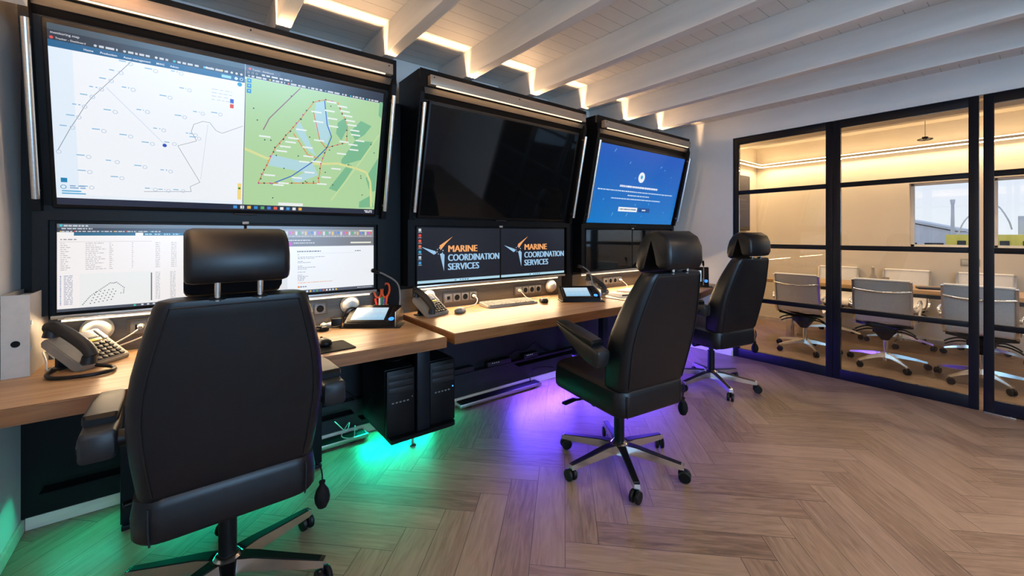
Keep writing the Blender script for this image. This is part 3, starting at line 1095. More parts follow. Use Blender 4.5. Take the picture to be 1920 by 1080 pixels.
def paint_logo(icons):
    def f(s):
        s.rect(0, 0, 1, 1, (24, 25, 36), 0)
        s.rect(0, 0.0, 1, 0.048, (176, 216, 232), 1)
        for k in range(6):
            s.rect(0.42 + 0.03 * k, 0.014, 0.437 + 0.03 * k, 0.034, [(40, 120, 190), (225, 235, 240), (60, 150, 200), (90, 130, 160), (40, 110, 170), (30, 90, 150)][k], 2)
        OR, BL = (250, 172, 104), (160, 200, 232)
        # compass mark of three blades and a ring of small points
        s.poly([(0.242, 0.675), (0.396, 0.842), (0.316, 0.715), (0.253, 0.588)][::-1], OR, 2)
        s.poly([(0.042, 0.658), (0.196, 0.575), (0.206, 0.535), (0.178, 0.512)][::-1], BL, 2)
        s.poly([(0.247, 0.518), (0.293, 0.202), (0.299, 0.509), (0.270, 0.535)], BL, 2)
        for k in range(8):
            a = k * PI / 4 + 0.2
            s.ring(0.247 + 0.034 * math.cos(a), 0.572 + 0.060 * math.sin(a), 0.015, BL if k % 2 else (230, 238, 245), 3, 3, True)
        for tx, v, c, q in (('MARINE', 0.553, OR, 1.02), ('COORDINATION', 0.385, BL, 0.845), ('SERVICES', 0.217, BL, 0.95)):
            for k in range(3):          # heavy strokes: the thin letters laid side by side
                s.text(tx, 0.334 + 0.0042 * k, v, 0.068, c, 3 + 0.5 * k, 0.0, q)
        if icons:
            for k, c in enumerate(((215, 220, 225), (225, 70, 60), (230, 90, 70), (220, 120, 90), (60, 160, 200), (190, 205, 220), (70, 150, 210))):
                v = 0.965 - 0.098 * k
                s.rect(0.012, v - 0.03, 0.040, v + 0.018, c, 3)
                s.words(0.008, 0.046, v - 0.050, 0.008, (210, 214, 222), 3, k)
    return f


monitor(0, -1, 'left console monitor showing a table with a dotted map below', paint_sheet)
monitor(0, 1, 'left console monitor showing an e-mail window, behind the nearest chair', paint_mail)
monitor(1, -1, 'logo monitor with a column of desktop icons at its left edge', paint_logo(True))
monitor(1, 1, 'logo monitor without desktop icons, right half of the middle console', paint_logo(False))
monitor(2, -1, 'dark switched-off monitor, left half under the blue screen', None)
monitor(2, 1, 'dark switched-off monitor, right half under the blue screen', None)
for i, nm in enumerate(('above the spreadsheet and e-mail monitors', 'between the two logo monitors', 'between the two dark monitors')):
    bm = new(); box(bm, (0, 0, 0), (0.030, 0.012, 0.014), None, 0.003)
    o = obj('monitor_camera', bm, light_grey, None, (UX[i], 2.592, 1.362))
    t = tag(o, 'tiny pale camera %s' % nm, 'camera', 'tiny cameras above the small monitors')

# ------------------------------------------------------------------ desks
DZ = (0.748, 0.765, 0.765)
DTH = 0.058


def desk(label, outline, z, legs):
    cx = sum(p[0] for p in outline) / len(outline)
    cy = sum(p[1] for p in outline) / len(outline)
    t = thing('desk', label, 'desk', (cx, cy, 0), 0, 'oak console desks')
    loc = [(x - cx, y - cy) for x, y in outline]
    bm = new()
    prism_z(bm, loc, z - DTH, z)
    es = [e for e in bm.edges if all(v.co.z > z - 1e-4 for v in e.verts)]
    bmesh.ops.bevel(bm, geom=es, offset=0.004, segments=2, affect='EDGES')
    bmesh.ops.recalc_face_normals(bm, faces=bm.faces[:])
    bm.normal_update()
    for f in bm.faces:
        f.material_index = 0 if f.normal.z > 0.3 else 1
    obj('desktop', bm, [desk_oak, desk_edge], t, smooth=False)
    for x, y in legs:
        bm = new()
        bx(bm, x - cx - 0.04, x - cx + 0.04, y - cy - 0.03, y - cy + 0.03, 0.02, z - DTH - 0.03, 0.003)
        bx(bm, x - cx - 0.04, x - cx + 0.04, y - cy - 0.14, y - cy + 0.04, z - DTH - 0.03, z - DTH - 0.0005, 0.003)
        bx(bm, x - cx - 0.035, x - cx + 0.035, y - cy - 0.05, y - cy + 0.05, 0.0, 0.02, 0.003)
        obj('leg', bm, black_steel, t)
    return t


desk('left oak desk between the left wall and the hanging computers', [(XL + 0.004, 2.02), (1.098, 1.985), (1.098, 2.700), (XL + 0.004, 2.700)], DZ[0], [(-0.20, 2.53), (0.55, 2.53)])
desk('middle oak desk carrying the grey keyboard below the logo monitors', [(1.131, 1.957), (2.775, 1.93), (2.775, 2.700), (1.131, 2.700)], DZ[1], [(1.345, 2.57), (2.70, 2.53)])
desk('right oak desk below the blue screen, ending at the white wall', [(2.80, 1.95), (3.72, 1.95), (4.50, 2.14), (4.50, 2.700), (2.80, 2.700)], DZ[2], [(3.05, 2.53), (4.25, 2.53)])

# hanging shelf with two computers under the right end of the left desk
t = thing('computer_shelf', 'black hanging shelf with a centre post carrying two computers', 'shelf', (1.06, 2.24, 0), 0)
bm = new(); prism_z(bm, [(-0.19, 0.42)] + [(0.20 - 0.03 + 0.03 * math.cos(a), 0.39 + 0.03 * math.sin(a)) for a in (PI / 2, PI / 4, 0)][::1] + [(0.22 - 0.03 + 0.03 * math.cos(a), -0.02 + 0.03 * math.sin(a)) for a in (0, -PI / 4, -PI / 2)] + [(-0.19, -0.05)], 0.150, 0.172)
obj('board', bm, black_paint, t)
bm = new(); bx(bm, -0.030, 0.050, -0.035, 0.015, 0.1725, DZ[0] - DTH - 0.001, 0.003)
obj('post', bm, black_steel, t)
bm = new()
lathe(bm, [(0.022, 0.0), (0.022, 0.004), (0.009, 0.012), (0.009, 0.1495)], 16, Matrix.Translation((0.03, 0.16, 0)))
obj('foot', bm, steel, t)['label'] = 'shiny metal foot'


def computer(name_lbl, x, led):
    t = thing('desktop_computer', name_lbl, 'computer', (x, 2.24, 0.1725), 0, 'black desktop computers')
    w, d, h = 0.168, 0.385, 0.372
    bm = new(); bx(bm, -w / 2, w / 2, 0.012, d, 0.004, h, 0.004)
    obj('case', bm, black_plastic, t)
    bm = new(); bx(bm, -w / 2 + 0.001, w / 2 - 0.001, -0.018, 0.0115, 0.002, h - 0.002, 0.006)
    fp = obj('front_panel', bm, black_plastic, t)
    bm = new()
    for k in range(3):
        bx(bm, -w / 2 + 0.012, w / 2 - 0.012, -0.0205, -0.0185, 0.315 - 0.036 * k, 0.345 - 0.036 * k, 0.001)
    obj('drive_cover', bm, dark_grey, fp)
    bm = new()
    for k in range(5):
        bx(bm, -0.055 + 0.022 * k, -0.042 + 0.022 * k, -0.0205, -0.0185, 0.186, 0.194, 0.001)
    obj('port', bm, mid_grey, fp)
    bm = new(); cyl(bm, (0.066, -0.0185, 0.206), (0.066, -0.0212, 0.206), 0.004, seg=10)
    obj('power_light', bm, led_tiny_blue if led else mid_grey, fp)
    bm = new()
    for k in range(4):
        bx(bm, -w / 2 - 0.001, -w / 2 + 0.002, 0.20, 0.30, 0.10 + 0.035 * k, 0.115 + 0.035 * k)
    obj('side_vent', bm, dark_grey, t)
    for sx in (-1, 1):
        for y in (0.05, 0.33):
            bm = new(); cyl(bm, (sx * 0.065, y, 0), (sx * 0.065, y, 0.0055), 0.012, seg=12)
            obj('rubber_foot', bm, rubber, t)
    return t


computer('black desktop computer left of the shelf post', 0.940, False)
computer('black desktop computer right of the shelf post, blue light lit', 1.203, True)


# low light bars on the floor in front of the kick panel
def light_bar(label, x0, x1, y, rz):
    t = thing('floor_bar', label, 'light fitting', ((x0 + x1) / 2, y, 0), rz, 'long flat bars on the floor under the desks')
    L = (x1 - x0) / 2
    bm = new(); bx(bm, -L, L, -0.045, 0.045, 0.014, 0.040, 0.003)
    obj('housing', bm, steel, t)
    bm = new(); bx(bm, -L + 0.012, L - 0.012, -0.038, 0.038, 0.0403, 0.0425, 0.0005)
    obj('cover', bm, rubber, t)
    for s in (-1, 1):
        bm = new(); bx(bm, s * L * 0.8 - 0.02, s * L * 0.8 + 0.02, -0.03, 0.03, 0.0, 0.0138)
        obj('foot', bm, black_plastic, t)
    return t


light_bar('flat silver-edged bar with a black top on the floor under the middle desk', 1.58, 2.38, 2.69, 0.0)
light_bar('flat bar on the floor behind the nearest chair, lit green', 0.02, 0.90, 2.685, 0.0)


# coloured lamp strips fixed under the desks
def glow_strip(label, x0, x1, y, z, colour, power, tgt):
    t = thing('lamp_strip', label, 'lamp', ((x0 + x1) / 2, y, z), 0, None)
    L = (x1 - x0) / 2
    bm = new(); bx(bm, -L, L, -0.065, 0.010, 0.0, 0.006, 0.001)
    obj('hood', bm, black_paint, t)
    bm = new(); bx(bm, -L + 0.005, L - 0.005, -0.006, 0.006, -0.0035, -0.0003)
    obj('diffuser', bm, emis('glow_%02d' % len(MATS), colour, 1.5), t, smooth=False)
    area('coloured_strip_glow', (0, -0.002, -0.009), tgt, 2 * L - 0.02, 0.012, power, colour, 170, t)
    return t


GREEN = (0.0, 0.86, 0.50)
VIOLET = (0.13, 0.06, 1.0)
glow_strip('green lamp strip under the left desk, above the floor bar', -0.50, 0.80, 2.665, 0.20, GREEN, 3.2, (0, -0.8, -0.5))
glow_strip('green lamp strip behind the hanging computers', 0.86, 1.45, 2.715, 0.125, GREEN, 8.5, (0, -1.0, -0.25))
glow_strip('violet lamp strip under the right part of the middle desk', 2.10, 2.77, 2.665, 0.235, VIOLET, 24.0, (0, -0.7, -0.5))
glow_strip('violet lamp strip under the right desk', 2.95, 4.40, 2.665, 0.235, VIOLET, 48.0, (0, -0.9, -0.4))

# equipment and cables on the ledge below the middle desk
for k, (x, w, lbl) in enumerate(((1.62, 0.30, 'flat black box on the cable ledge, nearest the computers'), (2.02, 0.24, 'flat black box on the cable ledge under the middle of the desk'), (2.36, 0.16, 'small black box on the cable ledge beside the violet glow'))):
    t = thing('network_box', lbl, 'device', (x, 2.787, 0.2255), 0, None)
    bm = new(); box(bm, (0, 0, 0.021), (w, 0.055, 0.040), None, 0.004)
    obj('casing', bm, dark_grey, t)
    bm = new()
    for j in range(4):
        cyl(bm, (-w * 0.3 + 0.02 * j, -0.027, 0.028), (-w * 0.3 + 0.02 * j, -0.0295, 0.028), 0.0022, seg=8)
    obj('status_light', bm, led_small, t)


def cable(label, pts, r, m, name='cable', group=None):
    c = Vector(pts[0])
    bm = new()
    tube(bm, [Vector(p) - c for p in pts], r, 8, 6)
    o = obj(name, bm, m, None, c)
    return tag(o, label, 'cable', group)


cable('thin black cable looping from the floor bar to the kick panel', [(2.29, 2.69, 0.046), (2.30, 2.70, 0.10), (2.38, 2.73, 0.135), (2.52, 2.75, 0.115), (2.62, 2.752, 0.09)], 0.0035, black_plastic)
cable('black cables tangled on the ledge beside the violet glow', [(2.10, 2.77, 0.275), (2.2, 2.775, 0.31), (2.3, 2.77, 0.30), (2.42, 2.775, 0.345), (2.50, 2.78, 0.29), (2.60, 2.775, 0.24)], 0.006, black_plastic)
cable('dark cable hanging between the nearest chair and the left computer', [(0.56, 2.66, 0.685), (0.62, 2.62, 0.55), (0.70, 2.64, 0.40), (0.80, 2.66, 0.30), (0.85, 2.64, 0.24)], 0.004, black_plastic)
cable('dark cable coil lying on top of the left computer', [(0.90, 2.42, 0.552), (0.96, 2.35, 0.556), (1.03, 2.38, 0.560), (1.02, 2.48, 0.556), (0.94, 2.50, 0.556), (0.90, 2.58, 0.50), (0.86, 2.64, 0.40)], 0.004, black_plastic)
cable('pale looped wire beside the left computer above the green floor', [(0.70, 2.66, 0.16), (0.75, 2.60, 0.11), (0.78, 2.64, 0.14), (0.74, 2.66, 0.06), (0.80, 2.62, 0.05), (0.82, 2.66, 0.10), (0.84, 2.68, 0.06)], 0.003, light_grey)


# ------------------------------------------------------------------ operator chairs (origin on the floor under the column, facing +y)
def cushion_sections(rows, r):
    return [[(x + cx, y + cy, z) for x, y in rrect(w, d, r)] for z, w, d, cx, cy in rows]


def operator_chair(label, loc, rz, base_rot, arm_tilt, raised):
    t = thing('operator_chair', label, 'chair', loc, rz, 'black leather operator chairs')
    # base
    bm = new()
    lathe(bm, [(0.030, 0.070), (0.052, 0.072), (0.052, 0.118), (0.040, 0.130), (0.032, 0.135)], 24)
    obj('hub', bm, chrome, t)
    for k in range(6):
        a = math.radians(base_rot + 60 * k)
        M = Matrix.Rotation(a, 4, 'Z')
        bm = new()
        secs = []
        for x, w, z0, z1 in ((0.035, 0.062, 0.078, 0.124), (0.10, 0.050, 0.078, 0.122), (0.22, 0.042, 0.071, 0.106), (0.325, 0.036, 0.066, 0.093), (0.345, 0.030, 0.066, 0.090)):
            secs.append([(x, -w / 2, z0), (x, w / 2, z0), (x, w / 2 * 0.9, z1), (x, -w / 2 * 0.9, z1)])
        loft(bm, secs)
        bmesh.ops.transform(bm, matrix=M, verts=bm.verts[:])
        lg = obj('leg', bm, chrome, t)
        lg['label'] = 'polished metal leg'
        bm = new()
        secs = []
        for x, w, z1 in ((0.055, 0.048, 0.1235), (0.10, 0.040, 0.1225), (0.22, 0.033, 0.1065), (0.33, 0.027, 0.0925)):
            secs.append([(x, -w / 2, z1 - 0.003), (x, w / 2, z1 - 0.003), (x, w / 2 * 0.9, z1 + 0.0022), (x, -w / 2 * 0.9, z1 + 0.0022)])
        loft(bm, secs)
        bmesh.ops.transform(bm, matrix=M, verts=bm.verts[:])
        obj('leg_cover', bm, black_plastic, lg)
        # twin-wheel caster
        bm = new()
        ca = math.radians(base_rot * 3 + 47 * k)
        MC = M @ Matrix.Translation((0.335, 0, 0)) @ Matrix.Rotation(ca, 4, 'Z')
        for s in (-1, 1):
            lathe(bm, [(0.012, -0.009), (0.028, -0.009), (0.031, -0.005), (0.031, 0.005), (0.027, 0.009), (0.010, 0.009)], 20, MC @ Matrix.Translation((0.012, s * 0.015, 0.0312)) @ Matrix.Rotation(PI / 2, 4, 'X'))
        cyl(bm, MC @ Vector((0.012, -0.022, 0.0312)), MC @ Vector((0.012, 0.022, 0.0312)), 0.006, seg=10)
        box(bm, (0, 0, 0), (0.034, 0.010, 0.034), MC @ Matrix.Translation((-0.004, 0, 0.045)), 0.004)
        cyl(bm, MC @ Vector((0, 0, 0.045)), MC @ Vector((0, 0, 0.068)), 0.007, seg=10)
        obj('caster', bm, black_plastic, t)
    bm = new()
    cyl(bm, (0, 0, 0.100), (0, 0, 0.30), 0.029, seg=24)
    cyl(bm, (0, 0, 0.30), (0, 0, 0.36), 0.019, seg=20)
    obj('column', bm, black_plastic, t)
    # tilt mechanism with paddles
    bm = new()
    bx(bm, -0.085, 0.085, -0.12, 0.14, 0.340, 0.395, 0.012)
    cyl(bm, (-0.15, 0.05, 0.365), (0.15, 0.05, 0.365), 0.026, seg=18)
    obj('tilt_mechanism', bm, black_plastic, t)
    bm = new()
    tube(bm, [(-0.08, 0.10, 0.365), (-0.20, 0.13, 0.360)], 0.007, 8, 0)
    box(bm, (-0.245, 0.14, 0.357), (0.10, 0.032, 0.014), Matrix.Rotation(0.2, 4, 'Z'), 0.005)
    obj('lever', bm, black_plastic, t)
    # seat cushion: tilted, front higher
    bm = new()
    rows = []
    for f, w in ((0, 0.44), (0.06, 0.485), (0.14, 0.50), (0.55, 0.505), (0.80, 0.495), (0.93, 0.49), (1, 0.45)):
        ring = []
        for x, y in rrect(w, 0.565, 0.07, 6):
            yy = y + 0.025
            tilt = (yy + 0.26) * 0.025
            dome = 0.018 * (1 - (x / 0.27) ** 2) if f > 0.9 else 0
            shrink = 0.94 if f in (0, 1) else (0.985 if f in (0.06, 0.93) else 1.0)
            ring.append((x, (yy - 0.025) * shrink + 0.025, 0.388 + 0.135 * f + tilt + dome))
        rows.append(ring)
    loft(bm, rows)
    st = obj('seat', bm, leather, t, ang=50)
    # seam piping at the rear corners and lower edge
    for s in (-1, 1):
        bm = new()
        tube(bm, [(s * 0.205, -0.2585, 0.398), (s * 0.208, -0.2605, 0.45), (s * 0.208, -0.2595, 0.508)], 0.0028, 6, 3)
        obj('seam', bm, leather, st)
    # backrest: wide at the elbow, narrowing to the shoulders, leaning back
    rows = [(0.500, 0.40, 0.10, 0, -0.170), (0.508, 0.450, 0.135, 0, -0.178), (0.540, 0.472, 0.152, 0, -0.185), (0.640, 0.497, 0.160, 0, -0.203), (0.740, 0.513, 0.158, 0, -0.226),
            (0.820, 0.510, 0.150, 0, -0.250), (0.910, 0.485, 0.138, 0, -0.280), (1.000, 0.444, 0.122, 0, -0.311), (1.070, 0.406, 0.108, 0, -0.337), (1.100, 0.388, 0.100, 0, -0.349), (1.116, 0.370, 0.088, 0, -0.354), (1.121, 0.33, 0.064, 0, -0.356)]
    bm = new()
    loft(bm, cushion_sections(rows, 0.042))
    bk = obj('backrest', bm, leather, t, ang=50)
    for s in (-1, 1):   # stitched seam along both edges of the rear panel
        bm = new()
        tube(bm, [(s * (w / 2 - 0.036), cy - d / 2 - 0.0012, z) for z, w, d, cx, cy in rows[2:-2]], 0.0022, 6, 3)
        obj('seam', bm, leather, bk)
    z, w, d, cx, cy = rows[-3]
    bm = new()
    tube(bm, [(x, cy - d / 2 - 0.0012, z + 0.0) for x in (-w / 2 + 0.037, 0, w / 2 - 0.037)], 0.0022, 6, 2)
    obj('seam', bm, leather, bk)
    # headrest: folded cushion, open at the sides
    prof = [(-0.404, 1.162), (-0.430, 1.168), (-0.443, 1.190), (-0.441, 1.245), (-0.418, 1.292), (-0.374, 1.318), (-0.328, 1.318), (-0.288, 1.297), (-0.256, 1.252), (-0.238, 1.195), (-0.232, 1.145), (-0.240, 1.120), (-0.262, 1.110), (-0.284, 1.122), (-0.304, 1.190), (-0.336, 1.284), (-0.358, 1.225), (-0.372, 1.178), (-0.386, 1.164)]
    if not raised:     # headrest pushed right down on the backrest
        for q, v in ((0, (-0.404, 1.132)), (1, (-0.430, 1.140)), (2, (-0.444, 1.168)), (-3, (-0.360, 1.205)), (-2, (-0.374, 1.146)), (-1, (-0.386, 1.133))):
            prof[q] = v
    cyh, czh = -0.334, 1.222
    secs = []
    for x, k in ((-0.128, 0.84), (-0.122, 0.945), (-0.108, 1.0), (0.108, 1.0), (0.122, 0.945), (0.128, 0.84)):
        secs.append([(x, cyh + (y - cyh) * k, czh + (z - czh) * k) for y, z in prof])
    bm = new()
    loft(bm, secs)
    hd = obj('headrest', bm, leather, t, ang=60)
    bm = new()
    box(bm, (0, -0.336, 1.190), (0.150, 0.022, 0.060), None, 0.012)
    obj('inner_shell', bm, black_plastic, hd)
    for s in (-1, 1):
        bm = new()
        cyl(bm, (s * 0.052, -0.402, 1.112), (s * 0.052, -0.408, 1.172), 0.0075, seg=14)
        p = obj('headrest_post', bm, steel, t)
        p['label'] = 'steel headrest post'
        bm = new()
        lathe(bm, [(0.021, 0.0), (0.021, 0.004), (0.013, 0.010), (0.0085, 0.012)], 16, Matrix.Translation((s * 0.052, -0.392, 1.115)))
        obj('post_collar', bm, black_plastic, p)
    # armrests pivoting at the rear
    for s in (-1, 1):
        piv = Vector((s * 0.318, -0.165, 0.700))
        M = Matrix.Translation(piv) @ Matrix.Rotation(math.radians(arm_tilt), 4, 'X')
        bm = new()
        secs = []
        for y, w, z0, z1 in ((-0.048, 0.070, -0.030, 0.036), (-0.040, 0.080, -0.040, 0.046), (0.05, 0.080, -0.042, 0.050), (0.16, 0.072, -0.018, 0.052), (0.28, 0.060, 0.018, 0.054), (0.312, 0.046, 0.032, 0.052)):
            secs.append([(x, y, z0 + (z1 - z0) * (0.5 + zz / (z1 - z0))) for x, zz in rrect(w, z1 - z0, 0.014, 3)])
        loft(bm, secs)
        bmesh.ops.transform(bm, matrix=M, verts=bm.verts[:])
        am = obj('armrest', bm, dark_grey, t)
        bm = new()
        secs = []
        for y, w, z0, z1 in ((0.010, 0.072, 0.046, 0.066), (0.022, 0.080, 0.046, 0.076), (0.17, 0.078, 0.046, 0.074), (0.285, 0.066, 0.046, 0.066), (0.318, 0.050, 0.046, 0.058)):
            secs.append([(x, y, (z0 + z1) / 2 + zz) for x, zz in rrect(w, z1 - z0, 0.008, 3)])
        loft(bm, secs)
        bmesh.ops.transform(bm, matrix=M, verts=bm.verts[:])
        obj('arm_pad', bm, black_plastic, am)
        bm = new()
        cyl(bm, M @ Vector((s * 0.038, 0, 0)), M @ Vector((s * 0.045, 0, 0)), 0.020, seg=18)
        cyl(bm, M @ Vector((s * 0.043, 0, 0)), M @ Vector((s * 0.0475, 0, 0)), 0.007, seg=12)
        obj('pivot_knob', bm, dark_grey, am)
        bm = new()
        cyl(bm, M @ Vector((-s * 0.036, 0, 0)), M @ Vector((-s * 0.105, 0, 0)), 0.024, seg=18)
        obj('pivot', bm, black_plastic, am)
    # hand pump hanging at the right rear corner
    bm = new()
    MB_ = Matrix.Translation((0.272, -0.215, 0.295))
    lathe(bm, [(0.004, 0.0), (0.016, 0.006), (0.025, 0.026), (0.027, 0.044), (0.022, 0.066), (0.012, 0.082), (0.008, 0.090), (0.011, 0.094), (0.011, 0.100), (0.004, 0.102)], 18, MB_)
    pb = obj('pump_bulb', bm, rubber, t)
    bm = new()
    tube(bm, [(0.272, -0.215, 0.396), (0.271, -0.219, 0.42), (0.262, -0.235, 0.455), (0.245, -0.240, 0.49)], 0.0026, 6, 4)
    obj('hose', bm, black_plastic, pb)
    return t


operator_chair('black leather operator chair nearest the camera, seen from behind at the left desk', (0.112, 1.845, 0), math.radians(0.5), 26, 0, True)
operator_chair('black leather operator chair in the middle, left armrest raised, by the middle desk', (1.925, 1.485, 0), math.radians(-7), 59, 13, False)
operator_chair('black leather operator chair farthest away, in front of the glass partition', (3.56, 1.775, 0), math.radians(-11), 62, 3, False)

# ------------------------------------------------------------------ things on and behind the desks
Z1, Z2, Z3 = DZ[0] + 0.0006, DZ[1] + 0.0006, DZ[2] + 0.0006

# lever-arch binder
t = thing('ring_binder', 'grey upright ring binder on the left desk against the left wall', 'binder', (-0.527, 2.43, Z1), 0)
bm = new()
bx(bm, -0.037, -0.034, 0.0, 0.27, 0, 0.318); bx(bm, 0.034, 0.037, 0.0, 0.27, 0, 0.318); bx(bm, -0.034, 0.034, 0.0, 0.003, 0, 0.318)
obj('cover', bm, binder_card, t, smooth=False)
bm = new(); bx(bm, -0.026, 0.026, 0.012, 0.235, 0.004, 0.302)
obj('paper_stack', bm, paper, t, smooth=False)
bm = new()
cyl(bm, (0, -0.0004, 0.130), (0, -0.002, 0.130), 0.0125, seg=20); cyl(bm, (0, -0.002, 0.130), (0, -0.0024, 0.130), 0.009, seg=20)
obj('finger_hole', bm, rubber, t)['label'] = 'round black finger hole'
bm = new(); bx(bm, 0.037, 0.040, 0.01, 0.02, 0.10, 0.115); bx(bm, 0.037, 0.040, 0.01, 0.02, 0.20, 0.215)
obj('rivet', bm, steel, t)


def desk_phone(label, loc, rz, small=1.0, body_mat=None, body_col=None):
    t = thing('desk_phone', label, 'telephone', loc, rz, 'desk telephones with black handsets')
    k = small
    bmat = body_mat or phone_grey
    tilt = math.radians(26)
    R = Matrix.Translation((0, -0.085 * k, 0.018)) @ Matrix.Rotation(tilt, 4, 'X')
    # wedge body
    bm = new()
    prism_x(bm, [(-0.09 * k, 0.0), (-0.050 * k, 0.0), (0.088 * k, 0.104 * k), (0.090 * k, 0.126 * k), (0.068 * k, 0.140 * k), (-0.095 * k, 0.020 * k)], -0.11 * k, 0.115 * k)
    es = bm.edges[:]
    bmesh.ops.bevel(bm, geom=es, offset=0.004, segments=2, affect='EDGES')
    obj('body', bm, bmat, t)

    def face(x0, x1, v0, v1, h, name, m, par=t, bev=0.001):
        # block on the sloping face; v runs up the slope
        bm = new()
        box(bm, (((x0 + x1) / 2) * k, ((v0 + v1) / 2) * k, h / 2 + 0.0035), ((x1 - x0) * k, (v1 - v0) * k, h), None, bev)
        sl = math.atan2(0.120, 0.163)
        bmesh.ops.transform(bm, matrix=Matrix.Translation((0, -0.095 * k, 0.0205 * k)) @ Matrix.Rotation(sl, 4, 'X') @ Matrix.Translation((0, 0, -0.002)), verts=bm.verts[:])
        return obj(name, bm, m, par)
    face(-0.02, 0.075, 0.142, 0.194, 0.004, 'display_frame', mid_grey)
    face(-0.015, 0.070, 0.148, 0.190, 0.006, 'display', lcd_grey)
    face(-0.02, 0.075, 0.122, 0.137, 0.004, 'label_strip', yellow_label)
    face(0.086, 0.106, 0.125, 0.19, 0.004, 'name_card', paper)
    bm = new()
    sl = math.atan2(0.120, 0.163)
    for r in range(5):
        for c in range(5):
            box(bm, ((-0.026 + 0.027 * c) * k, (0.016 + 0.021 * r) * k, 0.004), (0.020 * k, 0.013 * k, 0.007), None, 0.001)
    bmesh.ops.transform(bm, matrix=Matrix.Translation((0, -0.095 * k, 0.0205 * k)) @ Matrix.Rotation(sl, 4, 'X'), verts=bm.verts[:])
    obj('keypad', bm, dark_grey, t)
    # handset on its cradle at the left
    bm = new()
    x = -0.078 * k
    tube(bm, [(x, -0.108 * k, 0.058 * k), (x, -0.080 * k, 0.098 * k), (x, -0.01 * k, 0.150 * k), (x, 0.055 * k, 0.184 * k), (x, 0.090 * k, 0.182 * k)], 0.025 * k, 12, 5)
    for yy, zz in ((-0.090, 0.052), (0.076, 0.166)):
        cyl(bm, (x, yy * k, zz * k - 0.022 * k), (x, yy * k - 0.004, zz * k + 0.012 * k), 0.029 * k, 0.024 * k, seg=16)
    obj('handset', bm, dark_grey, t)
    # stand foot behind
    bm = new(); bx(bm, -0.075 * k, 0.085 * k, 0.050 * k, 0.066 * k, 0.0, 0.082 * k, 0.004); bx(bm, -0.095 * k, 0.10 * k, 0.020 * k, 0.085 * k, 0.0, 0.008, 0.002)
    obj('stand', bm, dark_grey, t)
    return t


ph = desk_phone('desk telephone with yellow strip beside the grey binder, left desk', (-0.345, 2.510, Z1), math.radians(52), 0.93)
c0 = Vector((-0.345, 2.510, Z1))
bm = new()
pts = [(-0.075, -0.115, 0.02), (-0.06, -0.17, 0.008), (-0.11, -0.21, 0.008), (-0.17, -0.17, 0.008), (-0.20, -0.08, 0.008), (-0.17, -0.02, 0.010), (-0.125, 0.0, 0.012)]
tube(bm, pts, 0.0075, 8, 6)
obj('coiled_cord', bm, black_plastic, ph)
desk_phone('small desk telephone at the left end of the middle desk', (1.275, 2.53, Z2), math.radians(20), 0.86)
desk_phone('desk telephone half hidden behind the touch console of the middle desk', (2.93, 2.50, Z3), math.radians(22), 0.86)


